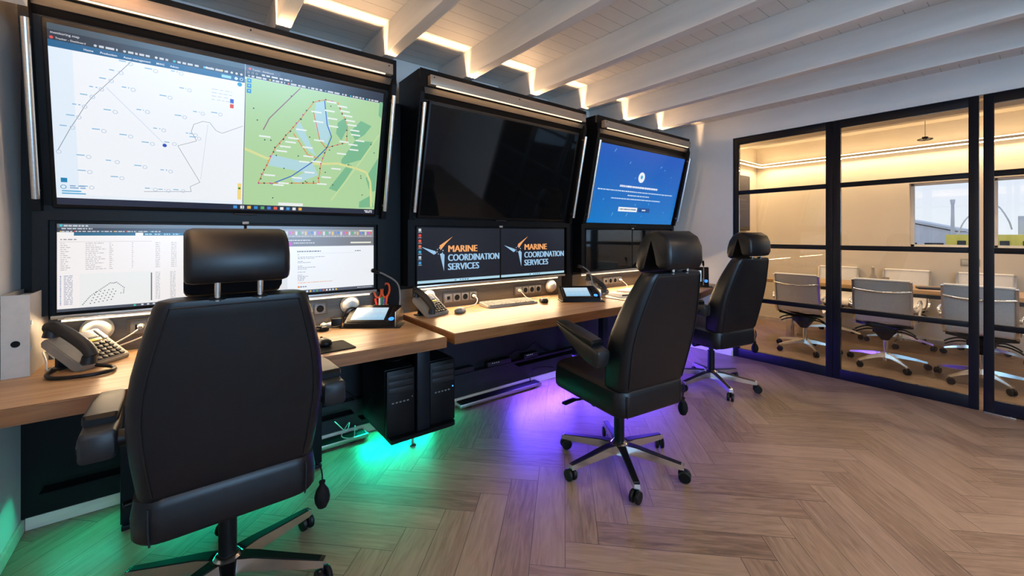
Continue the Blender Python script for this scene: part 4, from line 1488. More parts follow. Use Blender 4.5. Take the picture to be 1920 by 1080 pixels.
# touch-screen intercom consoles
def intercom(label, loc, rz, mic=True, mic_pts=None, upright=False):
    t = thing('touch_console', label, 'touch console', loc, rz, 'black touch consoles with a lit screen')
    bm = new()
    prof = [(-0.10, 0.0), (0.10, 0.0), (0.042, 0.186), (0.022, 0.198), (-0.10, 0.026)] if upright else [(-0.10, 0.0), (0.10, 0.0), (0.10, 0.090), (0.088, 0.106), (-0.10, 0.026)]
    prism_x(bm, prof, -0.15, 0.15)
    bmesh.ops.bevel(bm, geom=bm.edges[:], offset=0.004, segments=2, affect='EDGES')
    bm2 = bm
    bx(bm2, -0.165, 0.185, -0.112, 0.03, 0.0, 0.006, 0.002)
    obj('body', bm2, black_plastic, t)
    sl = math.atan2(0.172, 0.122) if upright else math.atan2(0.080, 0.188)
    M = Matrix.Translation((0, -0.10, 0.026)) @ Matrix.Rotation(sl, 4, 'X')
    bm = new(); box(bm, (-0.018, 0.098, 0.001), (0.232, 0.168, 0.006), None, 0.002)
    bmesh.ops.transform(bm, matrix=M, verts=bm.verts[:])
    obj('screen_frame', bm, black_plastic, t)
    s = Screen(0.198, 0.132)
    for k in range(8):
        s.rect(0, k / 8, 1, (k + 1) / 8, (int(150 + 8 * k), int(196 + 4 * k), int(226 + 2 * k)), 0)
    for k in range(5):
        s.rect(0.04 + 0.19 * k, 0.62, 0.19 + 0.19 * k, 0.86, (192, 224, 240), 1)
        s.rect(0.04 + 0.19 * k, 0.20, 0.19 + 0.19 * k, 0.44, (170, 212, 236), 1)
    s.build(t, M @ Matrix.Translation((-0.018 - 0.099, 0.032, 0.0046)) @ Matrix.Rotation(-PI / 2, 4, 'X') @ Matrix.Identity(4))
    bm = new(); box(bm, (0.124, 0.098, 0.001), (0.040, 0.168, 0.007), None, 0.002)
    bmesh.ops.transform(bm, matrix=M, verts=bm.verts[:])
    kp = obj('control_strip', bm, black_plastic, t)
    bm = new()
    lathe(bm, [(0.009, 0.0), (0.009, 0.003), (0.016, 0.003), (0.016, 0.0)], 24, M @ Matrix.Translation((0.124, 0.040, 0.0045)))
    obj('ring_button', bm, led_blue, kp)['label'] = 'round button glowing blue'
    if not upright:
        bm = new(); bx(bm, 0.153, 0.158, -0.098, 0.10, 0.004, 0.095, 0.002)
        obj('side_trim', bm, steel, t)
    if mic:
        mp = mic_pts or [(0.135, 0.085, 0.070), (0.140, 0.092, 0.16), (0.125, 0.075, 0.245), (0.060, 0.02, 0.305), (0.030, -0.005, 0.320)]
        bm = new(); tube(bm, mp, 0.0052, 10, 6)
        cyl(bm, (mp[0][0], mp[0][1], 0.060), (mp[0][0], mp[0][1], 0.088), 0.010, seg=14)
        g = obj('gooseneck', bm, mid_grey, t)
        a, b = Vector(mp[-2]), Vector(mp[-1])
        d = (b - a).normalized()
        bm = new(); cyl(bm, b - d * 0.004, b + d * 0.040, 0.010, 0.013, seg=16); cyl(bm, b + d * 0.040, b + d * 0.046, 0.013, 0.009, seg=16)
        obj('microphone', bm, black_plastic, g)
    return t


intercom('black touch console with gooseneck microphone on the left desk', (0.895, 2.535, Z1), math.radians(-36))
intercom('black touch console at the right end of the middle desk', (2.515, 2.345, Z2), math.radians(-33), True, [(0.135, 0.085, 0.070), (0.140, 0.092, 0.13), (0.12, 0.10, 0.215), (0.060, 0.07, 0.262), (0.035, 0.05, 0.268)])
intercom('small upright touch console at the far right end of the right desk', (4.17, 2.27, Z3), math.radians(-62), True, [(0.10, -0.10, 0.02), (0.102, -0.104, 0.11), (0.102, -0.106, 0.19), (0.098, -0.115, 0.225)], True)


# computer mice
def mouse(label, loc, rz, m, top):
    t = thing('computer_mouse', label, 'computer mouse', loc, rz, 'computer mice')
    rows = [(0.0, 0.052, 0.098), (0.006, 0.060, 0.110), (0.018, 0.060, 0.108), (0.028, 0.050, 0.088), (0.034, 0.034, 0.060), (0.036, 0.014, 0.026)]
    bm = new()
    loft(bm, [[(x, y - 0.004 * i, z) for x, y in rrect(w, d, w * 0.48, 6)] for i, (z, w, d) in enumerate(rows)])
    obj('shell', bm, m, t, ang=70)
    bm = new(); cyl(bm, (-0.004, 0.026, 0.031), (0.004, 0.026, 0.031), 0.007, seg=14)
    obj('wheel', bm, top, t)
    return t


t = thing('mouse_mat', 'dark mouse mat on the left desk beside the nearest chair', 'mouse mat', (0.53, 2.15, Z1), math.radians(4))
bm = new(); prism_z(bm, [(x, y) for x, y in rrect(0.22, 0.19, 0.012)], 0, 0.003)
obj('mat', bm, rubber, t, smooth=False)
bm = new()
for (x0, y0), (x1, y1) in (((-0.10, -0.091), (0.10, -0.091)), ((-0.10, 0.091), (0.10, 0.091)), ((-0.1055, -0.085), (-0.1055, 0.085)), ((0.1055, -0.085), (0.1055, 0.085))):
    cyl(bm, (x0, y0, 0.0031), (x1, y1, 0.0031), 0.001, seg=6)
obj('stitched_edge', bm, black_plastic, t)
mouse('black computer mouse on the dark mat', (0.525, 2.20, Z1 + 0.0032), 0.1, black_plastic, dark_grey)
mouse('grey and black computer mouse left of the keyboard', (1.475, 2.475, Z2), -0.9, mid_grey, light_grey)
mouse('dark computer mouse right of the keyboard', (2.215, 2.44, Z2), -0.5, dark_grey, light_grey)

# keyboard
t = thing('keyboard', 'light grey computer keyboard on the middle desk', 'keyboard', (1.935, 2.525, Z2), math.radians(-5))
bm = new(); prism_x(bm, [(-0.075, 0.0), (0.075, 0.0), (0.075, 0.028), (0.060, 0.028), (-0.07, 0.012)], -0.22, 0.22)
bmesh.ops.bevel(bm, geom=bm.edges[:], offset=0.003, segments=2, affect='EDGES')
kb = obj('case', bm, light_grey, t)
bm = new()
for r in range(6):
    y = -0.056 + 0.0205 * r
    z = 0.0145 + 0.00252 * r
    x = -0.205
    while x < 0.19:
        w = 0.0155
        if r == 0 and -0.13 < x < -0.12:
            w = 0.105
        if not (0.072 < x < 0.082 or 0.132 < x < 0.142):
            box(bm, (x + w / 2, y, z + 0.002), (w, 0.0165, 0.008), None, 0.001, 1)
        x += w + 0.0028
obj('keys', bm, key_grey, t)

# pen cup, scissors and pens
CUP = Vector((0.985, 2.652, Z1))
t = thing('pen_cup', 'low white pen cup behind the touch console on the left desk', 'pen cup', CUP, 0)
bm = new()
lathe(bm, [(0.036, 0.0), (0.041, 0.004), (0.043, 0.095), (0.040, 0.095), (0.038, 0.008), (0.001, 0.006)], 28)
obj('cup', bm, white_plastic, t)
bm = new(); lathe(bm, [(0.0425, 0.088), (0.045, 0.090), (0.045, 0.097), (0.040, 0.097), (0.040, 0.094), (0.0425, 0.093)], 28)
obj('rim', bm, white_plastic, t)
t = thing('scissors', 'scissors with orange handles standing in the pen cup', 'scissors', CUP + Vector((0.004, 0, 0.012)), -0.36)
bm = new()
for s in (-1, 1):
    pts = [(s * 0.026 + 0.022 * math.cos(a) + s * 0.10 * 0.046 * math.sin(a), 0.002 * s, 0.176 + 0.046 * math.sin(a)) for a in [2 * PI * k / 14 for k in range(15)]]
    tube(bm, pts, 0.0068, 8, 0)
    tube(bm, [(s * 0.014, 0.002 * s, 0.130), (s * 0.006, 0.002 * s, 0.10), (0, 0.002 * s, 0.085)], 0.007, 8, 4)
obj('handle', bm, orange_plastic, t)['label'] = 'orange plastic handles'
bm = new()
for s in (-1, 1):
    box(bm, (s * 0.002, s * 0.0016, 0.045), (0.012, 0.002, 0.088), Matrix.Rotation(s * 0.04, 4, 'Y'))
obj('blade', bm, steel, t)
for k, (dx, dy, tx, ty, m, nm) in enumerate(((-0.024, -0.004, -0.012, 0.0, red_plastic, 'red pen at the left rim of the pen cup'), (-0.014, -0.018, -0.003, -0.006, white_plastic, 'white pen between the red and green pens in the cup'), (-0.006, -0.024, 0.001, -0.004, green_plastic, 'green pen in front of the scissors in the cup'), (0.004, -0.024, 0.002, -0.004, purple_plastic, 'purple marker in the middle of the pen cup'), (0.020, -0.014, 0.010, -0.003, orange_plastic, 'orange pen right of the purple marker'), (0.026, 0.002, 0.010, 0.002, green_plastic, 'green marker at the right rim of the pen cup'))):
    a = CUP + Vector((dx * 0.6, dy * 0.6, 0.012))
    b = Vector((dx * 0.5 + tx, dy * 0.5 + ty, 0.128 + 0.006 * (k % 3)))
    t = thing('pen', nm, 'pen', a, 0, 'pens in the pen cup')
    bm = new(); cyl(bm, (0, 0, 0), b * 0.72, 0.0065, seg=12)
    obj('barrel', bm, white_plastic if k % 2 else m, t)
    bm = new(); cyl(bm, b * 0.72, b, 0.0078, 0.0068, seg=12)
    obj('cap', bm, m, t)

# headset lying by the nearest chair
t = thing('headset', 'black headset lying on the left desk beside the black cube', 'headset', (0.585, 2.585, Z1), 0.5)
for s in (-1, 1):
    bm = new()
    lathe(bm, [(0.020, 0.0), (0.034, 0.003), (0.036, 0.014), (0.030, 0.024), (0.016, 0.028), (0.002, 0.028)], 24, Matrix.Translation((0.0, s * 0.042, 0)))
    obj('ear_cup', bm, black_plastic, t)
bm = new(); tube(bm, [(0.0, -0.042, 0.022), (-0.05, -0.055, 0.032), (-0.10, 0.0, 0.038), (-0.05, 0.055, 0.032), (0.0, 0.042, 0.022)], 0.006, 8, 6)
obj('headband', bm, dark_grey, t)
bm = new(); tube(bm, [(0.02, -0.06, 0.016), (0.06, -0.085, 0.014), (0.10, -0.08, 0.012)], 0.0035, 8, 5)
obj('microphone_arm', bm, black_plastic, t)
t = thing('charger_block', 'small black cube between the headset and the touch console', 'charger', (0.695, 2.60, Z1), -0.35)
bm = new(); box(bm, (0, 0, 0.027), (0.056, 0.046, 0.054), None, 0.004)
obj('case', bm, black_plastic, t)
bm = new(); box(bm, (0, 0.034, 0.030), (0.03, 0.020, 0.030), None, 0.004); cyl(bm, (0.0, 0.044, 0.03), (0.0, 0.058, 0.03), 0.003, seg=8)
obj('plug', bm, black_plastic, t)
t = thing('paper_note', 'crumpled white paper note behind the black cube', 'paper', (0.66, 2.655, Z1), 0.2)
bm = new()
g = [[bm.verts.new((0.075 * i / 4 - 0.035, 0.05 * j / 3 - 0.025, 0.012 + 0.02 * random.random() * (1 if 0 < i < 4 else 0.4))) for j in range(4)] for i in range(5)]
for i in range(4):
    for j in range(3):
        bm.faces.new((g[i][j], g[i + 1][j], g[i + 1][j + 1], g[i][j + 1]))
r = bmesh.ops.extrude_face_region(bm, geom=bm.faces[:])
for v in r['geom']:
    if isinstance(v, bmesh.types.BMVert):
        v.co.z -= 0.0115 if v.co.z > 0.0125 else 0.0115
obj('sheet', bm, paper, t)
# a strap-like black headset hooked in front of the round dome
t = thing('headband', 'black headset band leaning on the dome behind the touch console', 'headset', (0.80, 2.645, Z1), 0.0)
bm = new(); tube(bm, [(-0.045, 0, 0.012), (-0.050, 0.0, 0.05), (-0.03, 0.0, 0.088), (0.0, 0.0, 0.098), (0.03, 0.0, 0.088), (0.050, 0.0, 0.05), (0.045, 0, 0.012)], 0.006, 8, 6)
obj('band', bm, black_plastic, t)
for s in (-1, 1):
    bm = new(); lathe(bm, [(0.016, -0.008), (0.024, -0.006), (0.024, 0.006), (0.016, 0.008)], 18, Matrix.Translation((s * 0.043, 0, 0.025)) @ Matrix.Rotation(PI / 2, 4, 'Y'))
    obj('ear_pad', bm, dark_grey, t)


# round white domes on the panel behind the desks
def dome(label, x, z):
    t = thing('wall_dome', label, 'wall fitting', (x, 2.7045, z), 0, 'round white dome fittings behind the desks')
    bm = new()
    lathe(bm, [(0.052, 0.0), (0.058, 0.006), (0.058, 0.016), (0.050, 0.024)], 32, Matrix.Rotation(PI / 2, 4, 'X'))
    obj('base', bm, light_grey, t)
    bm = new()
    lathe(bm, [(0.049, 0.022), (0.049, 0.028), (0.044, 0.039), (0.033, 0.048), (0.018, 0.053), (0.002, 0.055)], 32, Matrix.Rotation(PI / 2, 4, 'X'))
    obj('dome', bm, white_plastic, t)


dome('round white dome fitting behind the telephone by the binder', -0.335, 0.862)
dome('round white dome fitting behind the touch console of the left desk', 0.80, 0.862)
dome('round white dome fitting behind the small telephone of the middle desk', 1.335, 0.862)
dome('round white dome fitting near the right end of the middle desk', 2.53, 0.846)


# power socket panels
def sockets(label, x0, n, z, kinds):
    w = 0.0715 * n + 0.012
    t = thing('socket_panel', label, 'power socket', (x0 + w / 2, 2.7045, z), 0, 'multi-way socket panels behind the desks')
    bm = new(); bx(bm, -w / 2, w / 2, -0.010, 0, -0.042, 0.042, 0.003)
    obj('frame', bm, panel_metal, t)
    for k in range(n):
        cx = -w / 2 + 0.006 + 0.0715 * (k + 0.5)
        bm = new(); bx(bm, cx - 0.030, cx + 0.030, -0.0135, -0.0102, -0.030, 0.030, 0.002)
        p = obj('socket_insert', bm, mid_grey, t)
        bm = new()
        if kinds[k] == 's':
            lathe(bm, [(0.021, 0.0), (0.021, 0.0015), (0.019, 0.0015), (0.019, 0.0006), (0.001, 0.0006)], 24, Matrix.Translation((cx, -0.0136, 0)) @ Matrix.Rotation(PI / 2, 4, 'X'))
            obj('socket_well', bm, rubber, p)
        else:
            bx(bm, cx - 0.012, cx + 0.012, -0.0150, -0.0136, -0.010, 0.014, 0.0005)
            obj('data_port', bm, rubber, p)


sockets('two-way socket panel behind the telephone by the binder', -0.235, 2, 0.852, 'dd')
sockets('socket panel right behind the nearest chair', 0.44, 3, 0.852, 'sss')
sockets('four-way socket panel left of the keyboard', 1.462, 4, 0.833, 'dsss')
sockets('four-way socket panel right of the keyboard', 2.125, 4, 0.833, 'dsss')
sockets('four-way socket panel under the two dark monitors', 3.24, 4, 0.836, 'dsss')


def plug_cable(label, pts, m=None, r=0.0035):
    c = Vector(pts[0])
    t = thing('white_cable', label, 'cable', c, 0)
    bm = new(); tube(bm, [Vector(p) - c for p in pts], r, 8, 7)
    obj('wire', bm, m or white_plastic, t)
    bm = new(); cyl(bm, (0, 0.012, 0), (0, -0.022, -0.003), 0.014, 0.009, seg=14)
    obj('plug', bm, m or white_plastic, t)


plug_cable('white plugged cable curling to the mouse left of the keyboard', [(1.718, 2.678, 0.833), (1.715, 2.63, 0.815), (1.68, 2.60, 0.785), (1.60, 2.59, 0.7705), (1.50, 2.58, 0.7705)])
plug_cable('white plugged cable dropping behind the keyboard', [(2.167, 2.678, 0.835), (2.17, 2.645, 0.815), (2.19, 2.62, 0.785), (2.24, 2.60, 0.7705), (2.30, 2.56, 0.7705)])
plug_cable('white plugged cable below the right dark monitor', [(3.496, 2.678, 0.836), (3.51, 2.64, 0.81), (3.50, 2.60, 0.785), (3.44, 2.56, 0.7705), (3.38, 2.52, 0.7705)])
plug_cable('upper of two white cables from the left socket panel to the telephone', [(-0.185, 2.678, 0.858), (-0.205, 2.645, 0.838), (-0.27, 2.63, 0.80), (-0.34, 2.635, 0.775), (-0.42, 2.64, 0.765)])
plug_cable('lower of two white cables from the left socket panel to the telephone', [(-0.125, 2.678, 0.850), (-0.16, 2.65, 0.820), (-0.24, 2.665, 0.785), (-0.33, 2.67, 0.760), (-0.43, 2.66, 0.758)])
cable('white looped cord on the left desk between binder and telephone', [(-0.44, 2.58, 0.760), (-0.475, 2.60, 0.80), (-0.478, 2.55, 0.812), (-0.46, 2.50, 0.785), (-0.45, 2.46, 0.756), (-0.44, 2.52, 0.754)], 0.0035, white_plastic)
cable('white mouse cord behind the touch console of the middle desk', [(2.24, 2.49, 0.7705), (2.30, 2.53, 0.7705), (2.38, 2.57, 0.7705), (2.48, 2.60, 0.7705), (2.58, 2.58, 0.7705)], 0.003, white_plastic)

# papers on the right desk
for k, (x, y, rz, w, d, h, lbl) in enumerate(((3.05, 2.26, -0.35, 0.30, 0.21, 0.004, 'white sheet of paper with a dark pen on the right desk'), (3.35, 2.40, 0.1, 0.30, 0.21, 0.012, 'stack of white papers on the right desk, behind the middle chair'))):
    t = thing('paper_sheets', lbl, 'paper', (x, y, Z3), rz)
    bm = new(); bx(bm, -w / 2, w / 2, -d / 2, d / 2, 0, h)
    obj('sheet', bm, paper, t, smooth=False)
    bm = new()
    for j in range(6):
        bx(bm, -w / 2 + 0.03, w / 2 - 0.04 - 0.02 * (j % 3), d / 2 - 0.04 - 0.025 * j, d / 2 - 0.037 - 0.025 * j, h, h + 0.0004)
    obj('print', bm, mid_grey, t, smooth=False)
t = thing('white_box', 'small white box on the right desk beside the papers', 'box', (3.62, 2.50, Z3), 0.2)
bm = new(); box(bm, (0, 0, 0.02), (0.16, 0.10, 0.04), None, 0.004); obj('carton', bm, white_plastic, t)
bm = new(); box(bm, (0, -0.0505, 0.02), (0.05, 0.001, 0.022)); obj('label_patch', bm, mid_grey, t)
t = thing('pen', 'dark pen lying across the white sheet on the right desk', 'pen', (3.02, 2.23, Z3 + 0.0092), -0.15, None)
bm = new(); cyl(bm, (-0.07, 0, 0), (0.05, 0, 0), 0.005, seg=12); obj('barrel', bm, black_plastic, t)
bm = new(); cyl(bm, (0.05, 0, 0), (0.072, 0, 0), 0.005, 0.0012, seg=12); obj('tip', bm, steel, t)

# ------------------------------------------------------------------ glass partition
def partition(label, y0, y1):
    t = thing('glass_partition', label, 'glass partition', (XR + 0.03, (y0 + y1) / 2, 0), 0, 'steel framed glass partition panels')
    h = (y1 - y0) / 2
    T0, T1 = -0.022, 0.022
    bm = new()
    bx(bm, T0, T1, -h, -h + 0.052, 0.002, PZT - 0.002, 0.002)
    bx(bm, T0, T1, h - 0.052, h, 0.002, PZT - 0.002, 0.002)
    bx(bm, T0, T1, -h + 0.052, h - 0.052, 0.002, 0.092, 0.002)
    bx(bm, T0, T1, -h + 0.052, h - 0.052, PZT - 0.072, PZT - 0.002, 0.002)
    obj('frame', bm, black_steel, t)
    for z in (0.625, 1.183, 1.745):
        bm = new(); bx(bm, T0 + 0.004, T1 - 0.004, -h + 0.0525, h - 0.0525, z - 0.021, z + 0.021, 0.002)
        obj('glazing_bar', bm, black_steel, t)
    zs = (0.0925, 0.6035, 0.6465, 1.1615, 1.2045, 1.7235, 1.7665, PZT - 0.0725)
    for a, b in zip(zs[0::2], zs[1::2]):
        bm = new(); bx(bm, -0.003, 0.003, -h + 0.0525, h - 0.0525, a, b)
        obj('pane', bm, glass, t, smooth=False)


partition('glass partition panel nearest the console wall, behind the farthest chair', 1.186, PY1 - 0.004)
partition('glass partition panel second from the console wall, with the window behind', 0.302, 1.182)
partition('glass partition panel at the right edge of the photo', -0.585, 0.280)
partition('glass partition panel farthest from the console wall', -1.474, -0.592)
t = thing('floor_guide', 'small silver floor guide under the rightmost glass panel', 'door hardware', (XR + 0.0, 0.20, 0.0), 0)
bm = new(); bx(bm, -0.030, 0.004, -0.075, 0.075, 0.0, 0.010, 0.002); obj('plate', bm, steel, t)
for y in (-0.05, 0.05):
    bm = new()
    cyl(bm, (-0.018, y, 0.0101), (-0.018, y, 0.0125), 0.005, seg=10)
    obj('screw', bm, steel, t)

# ------------------------------------------------------------------ meeting room shell
MX0, MX1, MY0, MY1, MZC = XR + 0.1, 6.95, -2.6, 2.75, 2.62
bm = new(); bx(bm, XR + 0.02, MX1 + 0.2, MY0 - 0.1, MY1 + 0.25, MZC, MZC + 0.1); c2 = struct('trim_40', bm, mr_wall)
bm = new(); bx(bm, MX0, MX1 + 0.2, MY1, MY1 + 0.1, 0, MZC); struct('wall_left_meeting', bm, mr_wall)
bm = new(); bx(bm, MX0, MX1 + 0.2, MY0 - 0.1, MY0, 0, MZC); struct('wall_right_meeting', bm, mr_wall)
WZ0, WZ1 = 1.155, 1.925
WIN = ((0.482, 1.022), (-0.95, 0.352))
bm = new()
bx(bm, MX1, MX1 + 0.2, MY0, MY1, 0, WZ0)
bx(bm, MX1, MX1 + 0.2, MY0, MY1, WZ1, MZC)
for a, b in ((1.022, MY1), (0.352, 0.482), (MY0, -0.95)):
    bx(bm, MX1, MX1 + 0.2, a, b, WZ0, WZ1)
struct('wall_far', bm, mr_wall)
for k, (a, b) in enumerate(WIN):
    bm = new()
    bx(bm, MX1 + 0.10, MX1 + 0.15, a, a + 0.03, WZ0, WZ1)
    bx(bm, MX1 + 0.10, MX1 + 0.15, b - 0.03, b, WZ0, WZ1)
    bx(bm, MX1 + 0.10, MX1 + 0.15, a, b, WZ0, WZ0 + 0.025)
    bx(bm, MX1 + 0.10, MX1 + 0.15, a, b, WZ1 - 0.025, WZ1)
    w = struct('window_%d' % (k + 2), bm, white_paint)
    bm = new(); bx(bm, MX1 + 0.122, MX1 + 0.126, a + 0.031, b - 0.031, WZ0 + 0.026, WZ1 - 0.026)
    obj('pane', bm, glass, w, smooth=False)
bm = new(); bx(bm, MX0, MX1, MY1 - 0.012, MY1, 0, 0.06); bx(bm, MX1 - 0.012, MX1, MY0, MY1 - 0.012, 0, 0.06); struct('baseboard_meeting', bm, skirt_paint)
for k, x in enumerate((5.10, 5.65, 6.18)):
    bm = new(); bx(bm, x - 0.05, x + 0.05, MY0, MY1, 2.52, MZC, 0.003); struct('trim_%d' % (41 + k), bm, mr_wall)
# cornice ledge with lamp strips above and below
t = thing('cornice_lamp', 'long warm lamp cornice under the meeting room ceiling', 'lamp', (MX1, 0.0, 2.335), 0)
bm = new(); bx(bm, -0.11, -0.0005, MY0 + 0.001, MY1 - 0.115, -0.014, 0.014, 0.002); bx(bm, -2.20, -0.0005, MY1 - 0.1105, MY1 - 0.0005, -0.014, 0.014, 0.002)
obj('ledge', bm, mr_wall, t)
LEDC = emis('cornice_led', (1.0, 0.74, 0.42), 8.0)
for z0, z1 in ((0.0143, 0.026), (-0.026, -0.0143)):
    bm = new()
    bx(bm, -0.100, -0.085, MY0 + 0.01, MY1 - 0.10, z0, z1)
    bx(bm, -2.19, -0.1005, MY1 - 0.100, MY1 - 0.085, z0, z1)
    obj('light_strip', bm, LEDC, t, smooth=False)['label'] = 'glowing warm light strip'
for sz, en in ((1, 5), (-1, 30)):
    area('cornice_glow', (-0.092, 0.0, 0.030 * sz), (-0.16, 0.0, 0.5 * sz), 0.012, MY1 - MY0 - 0.2, en, (1.0, 0.70, 0.40), 170, t)
    area('cornice_glow', (-1.15, MY1 - 0.092, 0.030 * sz), (-1.15, MY1 - 0.20, 0.5 * sz), 2.05, 0.012, en * 0.45, (1.0, 0.70, 0.40), 170, t)

area('meeting_fill_light', (4.93, 0.4, 2.50), (5.25, 0.4, 0.5), 0.06, 3.2, 34, (1.0, 0.78, 0.58), 150)
bm = new(); bx(bm, 4.89, 4.97, -1.25, 2.05, 2.502, MZC); struct('trim_53', bm, mr_wall)
t = thing('television', 'black wall screen on the left wall of the meeting room', 'television', (6.08, MY1 - 0.001, 1.36), 0)
bm = new(); bx(bm, -0.52, 0.52, -0.045, 0, 0, 0.805, 0.004); obj('casing', bm, black_plastic, t)
bm = new(); bx(bm, -0.508, 0.508, -0.0465, -0.0452, 0.015, 0.792); obj('screen', bm, screen_off, t, smooth=False)
t = thing('wall_switch', 'small white wall switch under the meeting room window', 'switch', (MX1 - 0.0005, 0.52, 0.985), 0)
bm = new(); bx(bm, -0.008, 0, -0.075, 0.075, -0.042, 0.042, 0.003); obj('plate', bm, light_grey, t)
bm = new()
for y in (-0.036, 0.036):
    bx(bm, -0.011, -0.0083, y - 0.026, y + 0.026, -0.026, 0.026, 0.002)
obj('rocker', bm, white_plastic, t)
# small ring hung here in place of a reflection in the glass
t = thing('reflection_ring', 'small dark ring standing in for a reflection in the glass', 'reflection stand-in', (6.45, 0.82, MZC), 0)
bm = new(); cyl(bm, (0, 0, 0), (0, 0, -0.235), 0.004, seg=8); cyl(bm, (0, 0, 0), (0, 0, -0.008), 0.03, seg=18); obj('stem', bm, mr_wall, t)
bm = new(); tube(bm, [(0.06 * math.cos(a), 0.06 * math.sin(a), -0.262) for a in [2 * PI * k / 18 for k in range(19)]], 0.006, 8, 0); cyl(bm, (0, 0, -0.235), (0, 0, -0.262), 0.028, 0.02, seg=16); cyl(bm, (-0.06, 0, -0.262), (0.06, 0, -0.262), 0.004, seg=8); obj('ring', bm, black_plastic, t)

# ------------------------------------------------------------------ meeting table
TX0, TX1, TY0, TY1 = 5.80, 6.37, -1.45, 2.20
t = thing('meeting_table', 'long oak meeting table behind the glass partition', 'table', ((TX0 + TX1) / 2, (TY0 + TY1) / 2, 0), 0)
tw, tl = (TX1 - TX0) / 2, (TY1 - TY0) / 2
bm = new(); bx(bm, -tw, tw, -tl, tl, 0.700, 0.742, 0.004); obj('tabletop', bm, table_oak, t)
for y in (-tl + 0.25, 0.0, tl - 0.25):
    for x in (-tw + 0.10, tw - 0.10):
        bm = new(); bx(bm, x - 0.035, x + 0.035, y - 0.035, y + 0.035, 0.0, 0.6995, 0.003); obj('leg', bm, chrome, t)
bm = new()
for x in (-tw + 0.10, tw - 0.10):
    bx(bm, x - 0.02, x + 0.02, -tl + 0.30, tl - 0.30, 0.655, 0.6992)
obj('rail', bm, black_steel, t, smooth=False)


